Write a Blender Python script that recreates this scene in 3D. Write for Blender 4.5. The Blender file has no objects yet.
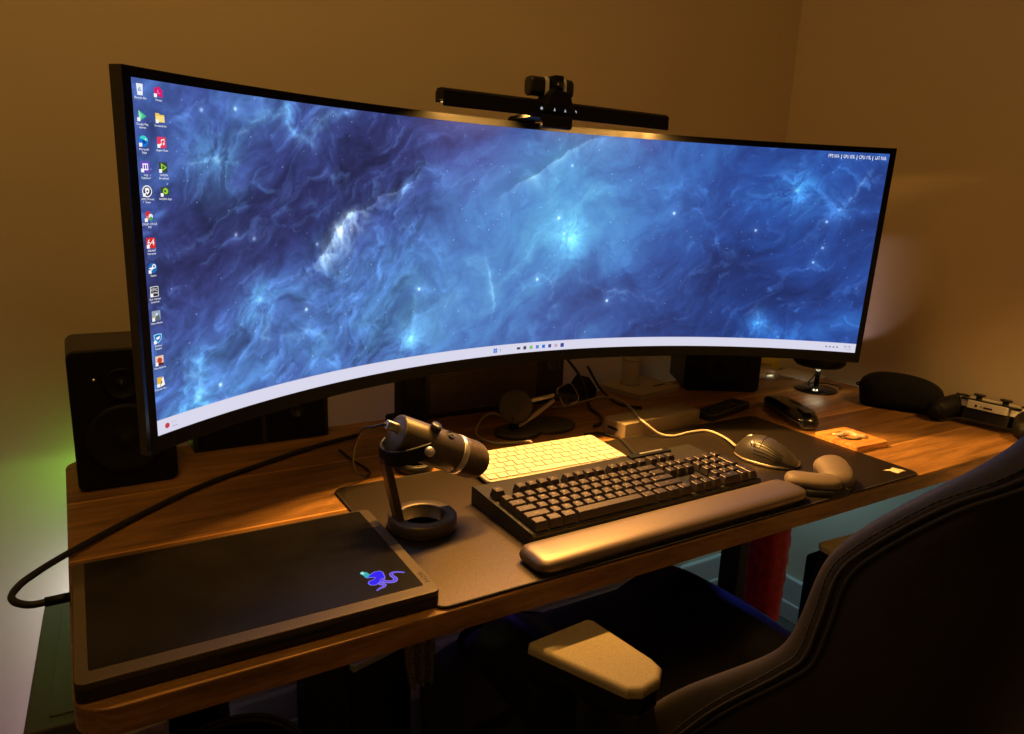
import bpy, bmesh, math, random
import numpy as np
from mathutils import Vector, Matrix, Euler
random.seed(7)
PI = math.pi
DZ = 0.735                     # desk top height; everything below is written with the desk top at z = 0
C = bpy.context.scene.collection
SC = bpy.context.scene

# ------------------------------------------------------------------ materials
def lin(c):
    c = c / 255.0
    return c / 12.92 if c <= .04045 else ((c + .055) / 1.055) ** 2.4
def rgb(r, g, b): return (lin(r), lin(g), lin(b))

class NT:
    def __init__(s, name):
        s.m = bpy.data.materials.new(name); s.m.use_nodes = True
        s.t = s.m.node_tree; s.t.nodes.clear()
        s.out = s.n('ShaderNodeOutputMaterial')
    def n(s, typ, **kw):
        x = s.t.nodes.new(typ)
        for k, v in kw.items():
            if k in x.inputs: x.inputs[k].default_value = v
            else: setattr(x, k, v)
        return x
    def l(s, a, b): s.t.links.new(a, b)

def mat(name, col, rough=.5, metal=0., var=.12, vscale=40., bump=0., bscale=300., spec=.5, coat=0., sheen=0.):
    k = NT(name)
    b = k.n('ShaderNodeBsdfPrincipled', Roughness=rough, Metallic=metal)
    b.inputs['Specular IOR Level'].default_value = spec
    b.inputs['Coat Weight'].default_value = coat
    b.inputs['Coat Roughness'].default_value = .08
    if sheen:
        b.inputs['Sheen Weight'].default_value = sheen
        b.inputs['Sheen Roughness'].default_value = .5
    tc = k.n('ShaderNodeTexCoord')
    nz = k.n('ShaderNodeTexNoise', Scale=vscale, Detail=4.0)
    k.l(tc.outputs['Object'], nz.inputs['Vector'])
    rp = k.n('ShaderNodeValToRGB')
    rp.color_ramp.elements[0].color = (*[c * (1 - var) for c in col], 1)
    rp.color_ramp.elements[1].color = (*[min(1, c * (1 + var)) for c in col], 1)
    rp.color_ramp.elements[0].position = .3; rp.color_ramp.elements[1].position = .7
    k.l(nz.outputs['Fac'], rp.inputs['Fac']); k.l(rp.outputs['Color'], b.inputs['Base Color'])
    if bump:
        n2 = k.n('ShaderNodeTexNoise', Scale=bscale, Detail=3.0)
        k.l(tc.outputs['Object'], n2.inputs['Vector'])
        bp = k.n('ShaderNodeBump', Strength=bump, Distance=.001)
        k.l(n2.outputs['Fac'], bp.inputs['Height']); k.l(bp.outputs['Normal'], b.inputs['Normal'])
    k.l(b.outputs[0], k.out.inputs[0])
    return k.m

def cloth_mat(name, base, gloss, rough, bump=.3, bscale=1500., var=.18):
    k = NT(name); d = k.n('ShaderNodeBsdfDiffuse'); g = k.n('ShaderNodeBsdfGlossy', Roughness=rough); a = k.n('ShaderNodeAddShader')
    tc = k.n('ShaderNodeTexCoord'); nz = k.n('ShaderNodeTexNoise', Scale=500.0, Detail=3.0); k.l(tc.outputs['Object'], nz.inputs['Vector'])
    for sh, c in ((d, base), (g, gloss)):
        rp = k.n('ShaderNodeValToRGB'); rp.color_ramp.elements[0].position = .3; rp.color_ramp.elements[1].position = .7
        rp.color_ramp.elements[0].color = (*[x * (1 - var) for x in c], 1); rp.color_ramp.elements[1].color = (*[x * (1 + var) for x in c], 1)
        k.l(nz.outputs['Fac'], rp.inputs['Fac']); k.l(rp.outputs['Color'], sh.inputs['Color'])
    n2 = k.n('ShaderNodeTexNoise', Scale=bscale, Detail=2.0); k.l(tc.outputs['Object'], n2.inputs['Vector'])
    bp = k.n('ShaderNodeBump', Strength=bump, Distance=.001); k.l(n2.outputs['Fac'], bp.inputs['Height'])
    k.l(bp.outputs[0], d.inputs['Normal']); k.l(bp.outputs[0], g.inputs['Normal'])
    k.l(d.outputs[0], a.inputs[0]); k.l(g.outputs[0], a.inputs[1]); k.l(a.outputs[0], k.out.inputs[0])
    return k.m

_em = {}
def em(col, s=1.0, name='lit'):
    key = (tuple(round(c, 4) for c in col), s)
    if key not in _em:
        k = NT(name); e = k.n('ShaderNodeEmission'); e.inputs[0].default_value = (*col, 1); e.inputs[1].default_value = s
        k.l(e.outputs[0], k.out.inputs[0]); _em[key] = k.m
    return _em[key]

def wood_mat(name, base, joints=True, grain=1.0, rough=.42):
    k = NT(name)
    b = k.n('ShaderNodeBsdfPrincipled', Roughness=rough)
    b.inputs['Specular IOR Level'].default_value = .4
    tc = k.n('ShaderNodeTexCoord')
    mp = k.n('ShaderNodeMapping'); mp.inputs['Scale'].default_value = (1.6 * grain, 16 * grain, 16 * grain)
    k.l(tc.outputs['Object'], mp.inputs['Vector'])
    # each board gets its own grain offset
    sx = k.n('ShaderNodeSeparateXYZ'); k.l(tc.outputs['Object'], sx.inputs[0])
    ad = k.n('ShaderNodeMath', operation='ADD'); ad.inputs[1].default_value = .4155; k.l(sx.outputs['Y'], ad.inputs[0])
    dv = k.n('ShaderNodeMath', operation='DIVIDE'); dv.inputs[1].default_value = .1885; k.l(ad.outputs[0], dv.inputs[0])
    fl = k.n('ShaderNodeMath', operation='FLOOR'); k.l(dv.outputs[0], fl.inputs[0])
    cb = k.n('ShaderNodeCombineXYZ'); k.l(fl.outputs[0], cb.inputs['Z'])
    m7 = k.n('ShaderNodeVectorMath', operation='SCALE'); m7.inputs['Scale'].default_value = 7.3; k.l(cb.outputs[0], m7.inputs[0])
    va = k.n('ShaderNodeVectorMath', operation='ADD'); k.l(mp.outputs[0], va.inputs[0]); k.l(m7.outputs[0], va.inputs[1])
    n1 = k.n('ShaderNodeTexNoise', Scale=2.2, Detail=8.0, Roughness=.62, Distortion=.9); k.l(va.outputs[0], n1.inputs['Vector'])
    mp2 = k.n('ShaderNodeMapping'); mp2.inputs['Scale'].default_value = (14, 160, 100)
    k.l(tc.outputs['Object'], mp2.inputs['Vector'])
    n2 = k.n('ShaderNodeTexNoise', Scale=2.0, Detail=4.0, Roughness=.7); k.l(mp2.outputs[0], n2.inputs['Vector'])
    rp = k.n('ShaderNodeValToRGB'); e = rp.color_ramp.elements
    e[0].position = .26; e[0].color = (*[c * .30 for c in base], 1)
    e[1].position = .74; e[1].color = (*[c * 1.45 for c in base], 1)
    x = e.new(.48); x.color = (*[c * .85 for c in base], 1)
    k.l(n1.outputs['Fac'], rp.inputs['Fac'])
    mx = k.n('ShaderNodeMix', data_type='RGBA', blend_type='MULTIPLY'); mx.inputs[0].default_value = .65
    rp2 = k.n('ShaderNodeValToRGB'); rp2.color_ramp.elements[0].position = .3; rp2.color_ramp.elements[1].position = .68
    rp2.color_ramp.elements[0].color = (.45, .42, .4, 1); rp2.color_ramp.elements[1].color = (1.15, 1.15, 1.15, 1)
    k.l(n2.outputs['Fac'], rp2.inputs['Fac'])
    k.l(rp.outputs['Color'], mx.inputs[6]); k.l(rp2.outputs['Color'], mx.inputs[7])
    col = mx.outputs[2]
    if joints:
        fr = k.n('ShaderNodeMath', operation='FRACT'); k.l(dv.outputs[0], fr.inputs[0])
        lt = k.n('ShaderNodeMath', operation='LESS_THAN'); lt.inputs[1].default_value = .022; k.l(fr.outputs[0], lt.inputs[0])
        mj = k.n('ShaderNodeMix', data_type='RGBA'); k.l(lt.outputs[0], mj.inputs[0])
        k.l(col, mj.inputs[6]); mj.inputs[7].default_value = (*[c * 1.7 for c in base], 1)
        col = mj.outputs[2]
        wn = k.n('ShaderNodeTexWhiteNoise', noise_dimensions='1D'); k.l(fl.outputs[0], wn.inputs['W'])
        mr = k.n('ShaderNodeMapRange'); mr.inputs[3].default_value = .72; mr.inputs[4].default_value = 1.28; k.l(wn.outputs['Value'], mr.inputs[0])
        sc = k.n('ShaderNodeVectorMath', operation='SCALE'); k.l(col, sc.inputs[0]); k.l(mr.outputs[0], sc.inputs['Scale'])
        col = sc.outputs[0]
    k.l(col, b.inputs['Base Color'])
    bp = k.n('ShaderNodeBump', Strength=.25, Distance=.001); k.l(n2.outputs['Fac'], bp.inputs['Height']); k.l(bp.outputs[0], b.inputs['Normal'])
    k.l(b.outputs[0], k.out.inputs[0])
    return k.m

M = {}
M['wall'] = mat('wall_paint', (.66, .55, .42), .9, var=.03, vscale=3, bump=.08, bscale=180, spec=.2)
M['ceiling'] = mat('ceiling_paint', (.7, .68, .64), .9, var=.02, vscale=3)
M['skirting'] = mat('skirting_paint', (.62, .62, .6), .45, var=.02)
M['floor'] = mat('floor_carpet', (.10, .09, .08), .95, var=.3, vscale=120, bump=.5, bscale=500)
M['wood'] = wood_mat('dark_walnut_boards', (.29, .145, .046))
M['coaster_wood'] = wood_mat('orange_beech', (.62, .28, .08), joints=False, grain=2.5, rough=.4)
M['steel_black'] = mat('black_powder_steel', (.012, .012, .013), .5, bump=.1, bscale=900)
M['plastic'] = mat('black_plastic', (.011, .011, .012), .42, var=.1, bump=.06, bscale=1500)
M['plastic_dk'] = mat('deep_black_plastic', (.004, .004, .004), .55, spec=.22)
M['gloss'] = mat('glossy_black', (.006, .006, .007), .16, coat=.4)
M['glass_frame'] = mat('black_bezel', (.0032, .0032, .0036), .42, spec=.08)
M['housing'] = mat('dark_grey_housing', (.045, .041, .038), .5, bump=.05, bscale=1500)
M['white_plastic'] = mat('white_plastic', (.5, .48, .44), .4, var=.02)
M['key_white'] = mat('white_key', (.52, .50, .46), .5, var=.02)
M['silver'] = mat('brushed_aluminium', (.72, .70, .66), .32, .85, var=.05)
M['alu_tray'] = mat('pale_aluminium_tray', (.42, .39, .34), .45, .3, var=.04)
M['beige'] = mat('beige_plastic', (.27, .215, .155), .5, var=.04)
M['pale_stand'] = mat('pale_stand_paint', (.46, .39, .34), .5, var=.04)
M['mat_cloth'] = cloth_mat('black_mat_cloth', (.0016, .0013, .0011), (.120, .096, .083), .40, .08)
M['mat_edge'] = mat('stitched_edge', (.012, .011, .011), .8, var=.3, vscale=900, bump=.6, bscale=1200)
M['cream'] = mat('cream_print', (.72, .68, .52), .7, var=.03)
M['lid'] = mat('black_lid_skin', (.0065, .0055, .0055), .34, var=.35, vscale=14, bump=.05, bscale=400, spec=.15)
M['lid_metal'] = mat('dark_anodised_metal', (.10, .08, .064), .45, .7, var=.3, vscale=1500, bump=.2, bscale=2500)
M['keycap'] = cloth_mat('black_keycap', (.006, .005, .0045), (.105, .09, .082), .42, .05, 1500., .04)
M['kb_plate'] = mat('dark_anodised_plate', (.04, .036, .032), .4, .5, var=.1)
M['legend'] = mat('pale_key_legend', (.38, .35, .3), .5, var=.02)
M['legend_grey'] = mat('grey_key_legend', (.30, .28, .24), .5, var=.02)
M['rest'] = cloth_mat('smooth_leatherette', (.024, .019, .0145), (.26, .21, .175), .46, .05, 900., .04)
M['brown_gel'] = mat('taupe_lycra', (.13, .097, .073), .55, var=.06, bump=.2, bscale=1500, sheen=.05)
M['mouse_grey'] = mat('graphite_rubber', (.026, .022, .019), .42, var=.08, bump=.05, bscale=1500, spec=.6)
M['mouse_base'] = mat('pale_mouse_trim', (.28, .25, .21), .35, .4, var=.03)
M['rubber'] = mat('black_rubber', (.012, .012, .012), .7)
M['cable'] = mat('black_cable', (.008, .008, .008), .5)
M['white_cable'] = mat('white_cable_rubber', (.36, .33, .29), .5, var=.03)
M['mic_body'] = mat('graphite_mic_shell', (.085, .070, .054), .42, .5, var=.06)
M['mic_grille'] = mat('mic_mesh', (.13, .10, .085), .4, .4, var=.1)
M['mic_dark'] = mat('dark_mic_shell', (.02, .022, .027), .4, var=.06)
M['fabric'] = mat('black_fabric', (.006, .006, .0065), .95, var=.3, vscale=400, bump=.5, bscale=900, spec=.15)
M['leather'] = mat('black_leatherette', (.016, .013, .012), .5, var=.2, vscale=30, bump=.25, bscale=700, spec=.4)
M['leather_lit'] = mat('lit_leatherette', (.050, .043, .042), .48, var=.15, vscale=25, bump=.25, bscale=700, spec=.4)  # same leatherette, lighter: light caught by the front roll is in the colour
M['thread'] = mat('dark_thread', (.02, .017, .015), .8)
M['arm_pad'] = mat('speckled_pu_pad', (.29, .235, .15), .7, var=.28, vscale=1100, bump=.35, bscale=1200)
M['yellow'] = mat('yellow_paper', (.75, .62, .06), .7, var=.05)
M['paper'] = mat('white_paper', (.7, .68, .62), .8, var=.02)
M['grille_brown'] = mat('brown_mesh', (.20, .15, .12), .6)
M['brown_box'] = mat('brown_trim', (.12, .07, .04), .6)
M['red'] = mat('red_quilted_vinyl', (.60, .02, .05), .45, var=.3, vscale=60, bump=.3, bscale=300)
M['tower'] = mat('dark_steel_case', (.05, .055, .05), .42, var=.08, bump=.05, bscale=600)
M['navy'] = mat('dark_navy_cloth', (.03, .032, .06), .9, var=.25, vscale=60, bump=.4, bscale=400)
M['grey_knit'] = mat('grey_knit', (.20, .18, .16), .95, var=.6, vscale=220, bump=.8, bscale=300)
M['ring'] = mat('dark_ring_inlay', (.02, .015, .012), .25, coat=.4)
M['resin'] = mat('pale_resin_inlay', (.55, .46, .34), .25, .3, var=.1)
M['cone'] = mat('dark_cone', (.008, .008, .008), .6, spec=.2)
M['cover_tint'] = mat('violet_led_tint', (.38, .34, .62), .5, var=.6, vscale=60)  # violet LED light painted into the cover colour
M['dark_card'] = mat('dark_drawer_board', (.02, .016, .013), .6)

# ------------------------------------------------------------------ mesh builder
class B:
    def __init__(s): s.v = []; s.f = []; s.mi = []; s.sm = []
    def add(s, verts, faces, mi=0, smooth=False, T=None):
        o = len(s.v)
        for v in verts:
            v = Vector(v)
            s.v.append(T @ v if T is not None else v)
        for f in faces:
            s.f.append([i + o for i in f]); s.mi.append(mi); s.sm.append(smooth)
        return s
    def bm(s, b, mi=0, smooth=False, T=None):
        b.verts.index_update()
        s.add([v.co.copy() for v in b.verts], [[v.index for v in f.verts] for f in b.faces], mi, smooth, T); b.free(); return s
    def box(s, c, d, bev=0., seg=2, mi=0, T=None, rz=0., smooth=False):
        b = bmesh.new(); bmesh.ops.create_cube(b, size=1)
        for v in b.verts: v.co = Vector((v.co.x * d[0], v.co.y * d[1], v.co.z * d[2]))
        if bev > 0: bmesh.ops.bevel(b, geom=list(b.edges), offset=min(bev, min(d) * .49), segments=seg, profile=.5, affect='EDGES')
        X = Matrix.Translation(c) @ Matrix.Rotation(rz, 4, 'Z')
        if T is not None: X = T @ X
        return s.bm(b, mi, smooth, X)
    def slab(s, x0, x1, y0, y1, z0, z1, r, bev=0., mi=0, T=None, n=6, smooth=False):
        return s.prism(rrect(x0, x1, y0, y1, r, n), z0, z1, bev, mi, T, smooth)
    def prism(s, pts, z0, z1, bev=0., mi=0, T=None, smooth=False, seg=2):
        b = bmesh.new()
        vs = [b.verts.new((x, y, z0)) for x, y in pts]
        f = b.faces.new(vs)
        if f.normal.z > 0: f.normal_flip()
        r = bmesh.ops.extrude_face_region(b, geom=[f])
        up = [g for g in r['geom'] if isinstance(g, bmesh.types.BMVert)]
        for v in up: v.co.z = z1
        b.faces.ensure_lookup_table()
        bmesh.ops.recalc_face_normals(b, faces=b.faces)
        if bev > 0:
            us = set(up)
            ed = [e for e in b.edges if e.verts[0] in us and e.verts[1] in us]
            bmesh.ops.bevel(b, geom=ed, offset=bev, segments=seg, profile=.5, affect='EDGES')
        return s.bm(b, mi, smooth, T)
    def loft(s, rings, mi=0, smooth=True, cap=True, T=None, closed=True):
        n = len(rings[0]); v = [p for r in rings for p in r]; f = []
        for i in range(len(rings) - 1):
            for j in range(n if closed else n - 1):
                a = i * n + j; b_ = i * n + (j + 1) % n
                f.append([a, b_, b_ + n, a + n])
        if cap and closed:
            f.append(list(range(n))[::-1]); f.append([(len(rings) - 1) * n + j for j in range(n)])
        return s.add(v, f, mi, smooth, T)
    def lathe(s, prof, n=32, mi=0, smooth=True, T=None):   # prof: (r, z)
        rings = [[(r * math.cos(2 * PI * j / n), r * math.sin(2 * PI * j / n), z) for j in range(n)] for r, z in prof]
        return s.loft(rings, mi, smooth, True, T)
    def tube(s, pts, r, n=8, mi=0, T=None, cap=True):
        pts = [Vector(p) for p in pts]; rings = []
        up = Vector((0, 0, 1)); prev = None
        for i, p in enumerate(pts):
            d = (pts[min(i + 1, len(pts) - 1)] - pts[max(i - 1, 0)]).normalized()
            if prev is None:
                a = up if abs(d.z) < .95 else Vector((1, 0, 0))
                u = d.cross(a).normalized()
            else:
                u = (prev - d * prev.dot(d)).normalized()
            w = d.cross(u); prev = u
            rr = r[i] if isinstance(r, (list, tuple)) else r
            rings.append([p + (u * math.cos(2 * PI * j / n) + w * math.sin(2 * PI * j / n)) * rr for j in range(n)])
        return s.loft(rings, mi, True, cap, T)
    def ell(s, c, r, n=24, m=14, e=1.0, mi=0, T=None):
        def sp(x, p): return math.copysign(abs(x) ** p, x)
        rings = []
        for i in range(m + 1):
            a = -PI / 2 + PI * i / m
            rings.append([(c[0] + r[0] * sp(math.cos(a), e) * sp(math.cos(2 * PI * j / n), e), c[1] + r[1] * sp(math.cos(a), e) * sp(math.sin(2 * PI * j / n), e), c[2] + r[2] * sp(math.sin(a), e)) for j in range(n)])
        return s.loft(rings, mi, True, True, T)
    def text(s, t, size, T, mi=0, align='CENTER'):
        v, f = text2d(t)
        xs = [p[0] for p in v] or [0]
        dx = -(min(xs) + max(xs)) / 2 if align == 'CENTER' else (-max(xs) if align == 'RIGHT' else -min(xs))
        return s.add([((p[0] + dx) * size, p[1] * size, 0) for p in v], f, mi, False, T)
    def build(s, name, mats, parent=None, world=False):
        if not isinstance(mats, (list, tuple)): mats = [mats]
        me = bpy.data.meshes.new(name)
        vs = s.v
        if parent is not None and world:
            inv = ROOTM[root_of(parent).name].inverted(); vs = [inv @ v for v in vs]
        me.from_pydata([tuple(v) for v in vs], [], s.f)
        for m in mats: me.materials.append(m)
        me.polygons.foreach_set('material_index', s.mi); me.polygons.foreach_set('use_smooth', s.sm)
        me.validate(); me.update()
        b = bmesh.new(); b.from_mesh(me); bmesh.ops.recalc_face_normals(b, faces=b.faces); b.to_mesh(me); b.free()
        o = bpy.data.objects.new(name, me); C.objects.link(o)
        if parent is not None: o.parent = parent
        else: o.location.z = DZ
        return o

_tc = {}
def text2d(t):
    if t not in _tc:
        cu = bpy.data.curves.new('t', 'FONT'); cu.body = t; cu.size = 1; cu.resolution_u = 3
        ob = bpy.data.objects.new('t', cu); C.objects.link(ob)
        dg = bpy.context.evaluated_depsgraph_get()
        me = bpy.data.meshes.new_from_object(ob.evaluated_get(dg))
        _tc[t] = ([tuple(v.co) for v in me.vertices], [list(p.vertices) for p in me.polygons])
        bpy.data.objects.remove(ob); bpy.data.curves.remove(cu); bpy.data.meshes.remove(me)
    return _tc[t]

def rrect(x0, x1, y0, y1, r, n=6):
    r = min(r, abs(x1 - x0) * .499, abs(y1 - y0) * .499); p = []
    for cx, cy, a0 in ((x1 - r, y1 - r, 0), (x0 + r, y1 - r, PI / 2), (x0 + r, y0 + r, PI), (x1 - r, y0 + r, 1.5 * PI)):
        for i in range(n + 1):
            a = a0 + PI / 2 * i / n; p.append((cx + r * math.cos(a), cy + r * math.sin(a)))
    return p
def smooth_pts(pts, k=6):
    pts = [Vector(p) for p in pts]; out = []
    for i in range(len(pts) - 1):
        p0 = pts[max(i - 1, 0)]; p1 = pts[i]; p2 = pts[i + 1]; p3 = pts[min(i + 2, len(pts) - 1)]
        for j in range(k):
            t = j / k
            out.append(.5 * ((2 * p1) + (-p0 + p2) * t + (2 * p0 - 5 * p1 + 4 * p2 - p3) * t * t + (-p0 + 3 * p1 - 3 * p2 + p3) * t ** 3))
    out.append(pts[-1]); return out

ROOTM = {}
def root_of(o):
    while o.parent is not None: o = o.parent
    return o
def tag(o, label, cat, group=None, kind=None):
    o['label'] = label; o['category'] = cat
    if group: o['group'] = group
    if kind: o['kind'] = kind
    return o
def thing(name, label, cat, loc=(0, 0, 0), rz=0., group=None, rot=None):
    o = bpy.data.objects.new(name, None); C.objects.link(o); o.empty_display_size = .05
    o.location = (loc[0], loc[1], loc[2] + DZ)
    e = Euler(rot, 'XYZ') if rot else Euler((0, 0, rz), 'XYZ')
    o.rotation_euler = e
    ROOTM[o.name] = Matrix.Translation(loc) @ e.to_matrix().to_4x4()
    return tag(o, label, cat, group)
def struct(name, b, m):
    o = b.build(name, m); o['kind'] = 'structure'; return o
def TR(loc, rz=0., rx=0., ry=0.): return Matrix.Translation(loc) @ Euler((rx, ry, rz), 'XYZ').to_matrix().to_4x4()

# ------------------------------------------------------------------ camera
cam = bpy.data.cameras.new('camera'); cam.sensor_width = 36; cam.lens = 727.5132 / 1024 * 36; cam.clip_start = .02
co = bpy.data.objects.new('camera', cam); C.objects.link(co)
co.location = (.1172, -.6462, .4501 + DZ); co.rotation_euler = (1.3403, -.0365, -.5449); SC.camera = co

# ------------------------------------------------------------------ room
WX, WY, FZ, CZ, LX, FY = 1.86, .77, -DZ, 1.72, -1.7, -2.4
struct('floor', B().box(((LX + WX) / 2, (FY + WY) / 2, FZ - .03), (WX - LX + .2, WY - FY + .2, .06)), M['floor'])
struct('ceiling', B().box(((LX + WX) / 2, (FY + WY) / 2, CZ + .03), (WX - LX + .2, WY - FY + .2, .06)), M['ceiling'])
struct('wall_back', B().box(((LX + WX) / 2, WY + .05, (FZ + CZ) / 2), (WX - LX + .2, .1, CZ - FZ)), M['wall'])
struct('wall_right', B().box((WX + .05, (FY + WY) / 2, (FZ + CZ) / 2), (.1, WY - FY, CZ - FZ)), M['wall'])
struct('wall_left', B().box((LX - .05, (FY + WY) / 2, (FZ + CZ) / 2), (.1, WY - FY, CZ - FZ)), M['wall'])
struct('wall_front', B().box(((LX + WX) / 2, FY - .05, (FZ + CZ) / 2), (WX - LX + .2, .1, CZ - FZ)), M['wall'])
b = B()
b.box((WX - .008, (FY + WY) / 2, FZ + .065), (.016, WY - FY, .13), .004); b.box((WX - .011, (FY + WY) / 2, FZ + .028), (.022, WY - FY, .056), .004)
struct('baseboard_right', b, M['skirting'])
b = B()
b.box(((LX + WX) / 2 - .012, WY - .008, FZ + .065), (WX - LX - .024, .016, .13), .004); b.box(((LX + WX) / 2 - .012, WY - .011, FZ + .028), (WX - LX - .024, .022, .056), .004)
struct('baseboard_back', b, M['skirting'])

# ------------------------------------------------------------------ desk
DX0, DX1, DY1 = .088, 1.852, .69
desk = thing('desk', 'long dark walnut board desk with rounded corners along the back wall', 'desk', ((DX0 + DX1) / 2, .345, FZ))
o = B().prism(rrect(DX0, DX1, 0, DY1, .035, 8), -.028, 0, .0022).build('desktop', M['wood'], desk)
for v in o.data.vertices: v.co.z += DZ; v.co.x -= (DX0 + DX1) / 2; v.co.y -= .345
# keep the board pattern tied to the desk: shift so that joints fall at y = .118, .307, .495
for lx in (.42, 1.415):
    leg = B().box((lx, .40, (FZ - .07) / 2), (.075, .055, -FZ - .07), .004).build('leg', M['steel_black'], desk, True)
    B().slab(lx - .04, lx + .04, .06, .64, FZ, FZ + .03, .02, .006).build('foot', M['steel_black'], leg, True)
    B().box((lx, .36, -.045), (.05, .5, .034), .004).build('support_bracket', M['steel_black'], leg, True)
B().box((.9175, .40, -.052), (.92, .05, .045), .004).build('crossbar', M['steel_black'], desk, True)

# ------------------------------------------------------------------ monitor
SP = (.8005, .3930, .3708); YAW, TILT, R_, SW, SH = -.0147, .0314, 1.0067, 1.3133, .3704
SROT = Euler((TILT, 0, YAW), 'XYZ').to_matrix()
def S(s, t, n=0.):
    th = s / R_; r = R_ - n
    return SROT @ Vector((r * math.sin(th), -(R_ - r * math.cos(th)), t)) + Vector(SP)
mon = thing('curved_monitor', 'huge curved ultrawide monitor showing a blue nebula wallpaper and desktop icons', 'monitor', (.69, .60, 0))
# screen wallpaper -------------------------------------------------
NU, NV = 1100, 310
def lat(seed, n=64):
    r = np.random.RandomState(seed); a = r.rand(n, n) * 2 * np.pi; return np.cos(a), np.sin(a)
def perlin(X, Y, seed):
    gx, gy = lat(seed); n = gx.shape[0]
    xi = np.floor(X).astype(int); yi = np.floor(Y).astype(int); xf = X - xi; yf = Y - yi
    u = xf ** 3 * (xf * (xf * 6 - 15) + 10); v = yf ** 3 * (yf * (yf * 6 - 15) + 10)
    def g(i, j): return gx[(xi + i) % n, (yi + j) % n] * (xf - i) + gy[(xi + i) % n, (yi + j) % n] * (yf - j)
    return (g(0, 0) * (1 - u) + g(1, 0) * u) * (1 - v) + (g(0, 1) * (1 - u) + g(1, 1) * u) * v
def fbm(X, Y, f, o, seed, gain=.5):
    t = 0; a = 1
    for i in range(o): t = t + a * perlin(X * f + 7.1 * i, Y * f + 3.7 * i, seed + i); f *= 2; a *= gain
    return t
def ridge(X, Y, f, o, seed, gain=.55):
    t = 0; a = 1; nrm = 0
    for i in range(o): t = t + a * (1 - np.abs(perlin(X * f + 5.3 * i, Y * f + 1.9 * i, seed + i)) * 2); nrm += a; f *= 2.1; a *= gain
    return np.clip(t / nrm, 0, 1)
uu, vv = np.meshgrid(np.linspace(0, 1, NU), np.linspace(0, 1, NV))
X = uu * 3.55; Y = vv.copy()
w1 = fbm(X, Y, 2.3, 5, 11); w2 = fbm(X, Y, 2.3, 5, 31)
ca, sa = math.cos(.56), math.sin(.56)
def rotc(X, Y): return X * ca + Y * sa, -X * sa + Y * ca
A_, B_ = rotc(X + .10 * w1, Y + .10 * w2)
streak = fbm(A_ * .45, B_ * 1.5, 2.6, 7, 51, .58)
fine = fbm(X + .15 * w1, Y + .15 * w2, 7, 6, 71, .62)
fil = ridge(X + .16 * w1 + .03 * fine, Y + .16 * w2, 3.0, 4, 91)
fil2 = ridge(A_ * .55 + .05 * fine, B_ * 1.4 + .04 * w1, 4.2, 5, 121)
def G(u0, v0, su, sv, ang=0.):
    dx = (uu - u0) * 3.55; dy = vv - v0
    c, s = math.cos(ang), math.sin(ang)
    p = (dx * c + dy * s) / su; q = (-dx * s + dy * c) / sv
    return np.exp(-(p * p + q * q))
left = np.clip((.40 - uu) / .12, 0, 1); left = left * left * (3 - 2 * left)
# density: how bright the gas glows
dens = .42 + .24 * streak + .12 * fine
dens += .25 * G(.50, .66, .50, .42) + .19 * G(.46, .25, .7, .35) + .15 * G(.68, .78, .55, .35, .4) + .20 * G(.25, .25, .7, .25) + .12 * G(.06, .12, .5, .22)
dens -= .30 * G(.13, .60, .55, .16, .5) + .30 * G(.27, .84, .5, .20, .5) + .16 * G(.05, .55, .3, .2, .5) + .20 * G(.56, .30, .28, .16, -.15) + .22 * G(.84, .33, .35, .14, -.35) + .10 * G(.70, .40, .4, .3) + .12 * G(.70, .10, .4, .15)
dens = np.clip(dens, 0, 1.2)
def ramp(d, stops):
    xs = [s[0] for s in stops]; return np.stack([np.interp(d, xs, [s[1][i] for s in stops]) for i in range(3)], -1)
img = ramp(dens, [(0, (44, 48, 88)), (.22, (54, 64, 118)), (.45, (66, 92, 160)), (.7, (84, 134, 202)), (1.0, (108, 176, 226)), (1.2, (125, 195, 235))])
# right part is a purer, deeper blue
rt = np.clip((uu - .58) / .25, 0, 1)[..., None]
img = img * (1 - rt * np.array([.38, .17, .02]))
# violet haze in the dark lanes of the left part
vio = np.clip(left - 0, 0, 1)[..., None] * np.clip(.5 - dens, 0, .5)[..., None] * 2
img = img * (1 - vio * np.array([.02, -.01, -.10]))
dark = np.clip(fbm(A_ * .7, B_ * 1.8, 3.6, 6, 151, .6) * 1.6 - .12, 0, .6) * (.15 + .85 * np.clip(left + .25 * rt[..., 0], 0, 1))
img *= (1 - .32 * dark)[..., None]
grit = fbm(A_ * .8 + .02 * fine, B_ * 1.3, 16, 4, 181, .65)
img *= (1 + (.03 + .20 * left) * grit)[..., None]
def glow(a, col):
    global img
    img = img + np.clip(a, 0, 3)[..., None] * np.array(col)
glow(np.clip(fil - .80, 0, 1) * 5 * (.25 + .75 * np.clip(fine * 2 + .4, 0, 1)) * (.35 + .5 * left + .35 * G(.9, .45, .5, .6)), (40, 75, 95))
glow(np.clip(fil2 - .78, 0, 1) * 4 * (.3 + .6 * left + .3 * rt[..., 0]), (38, 60, 80))
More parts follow.
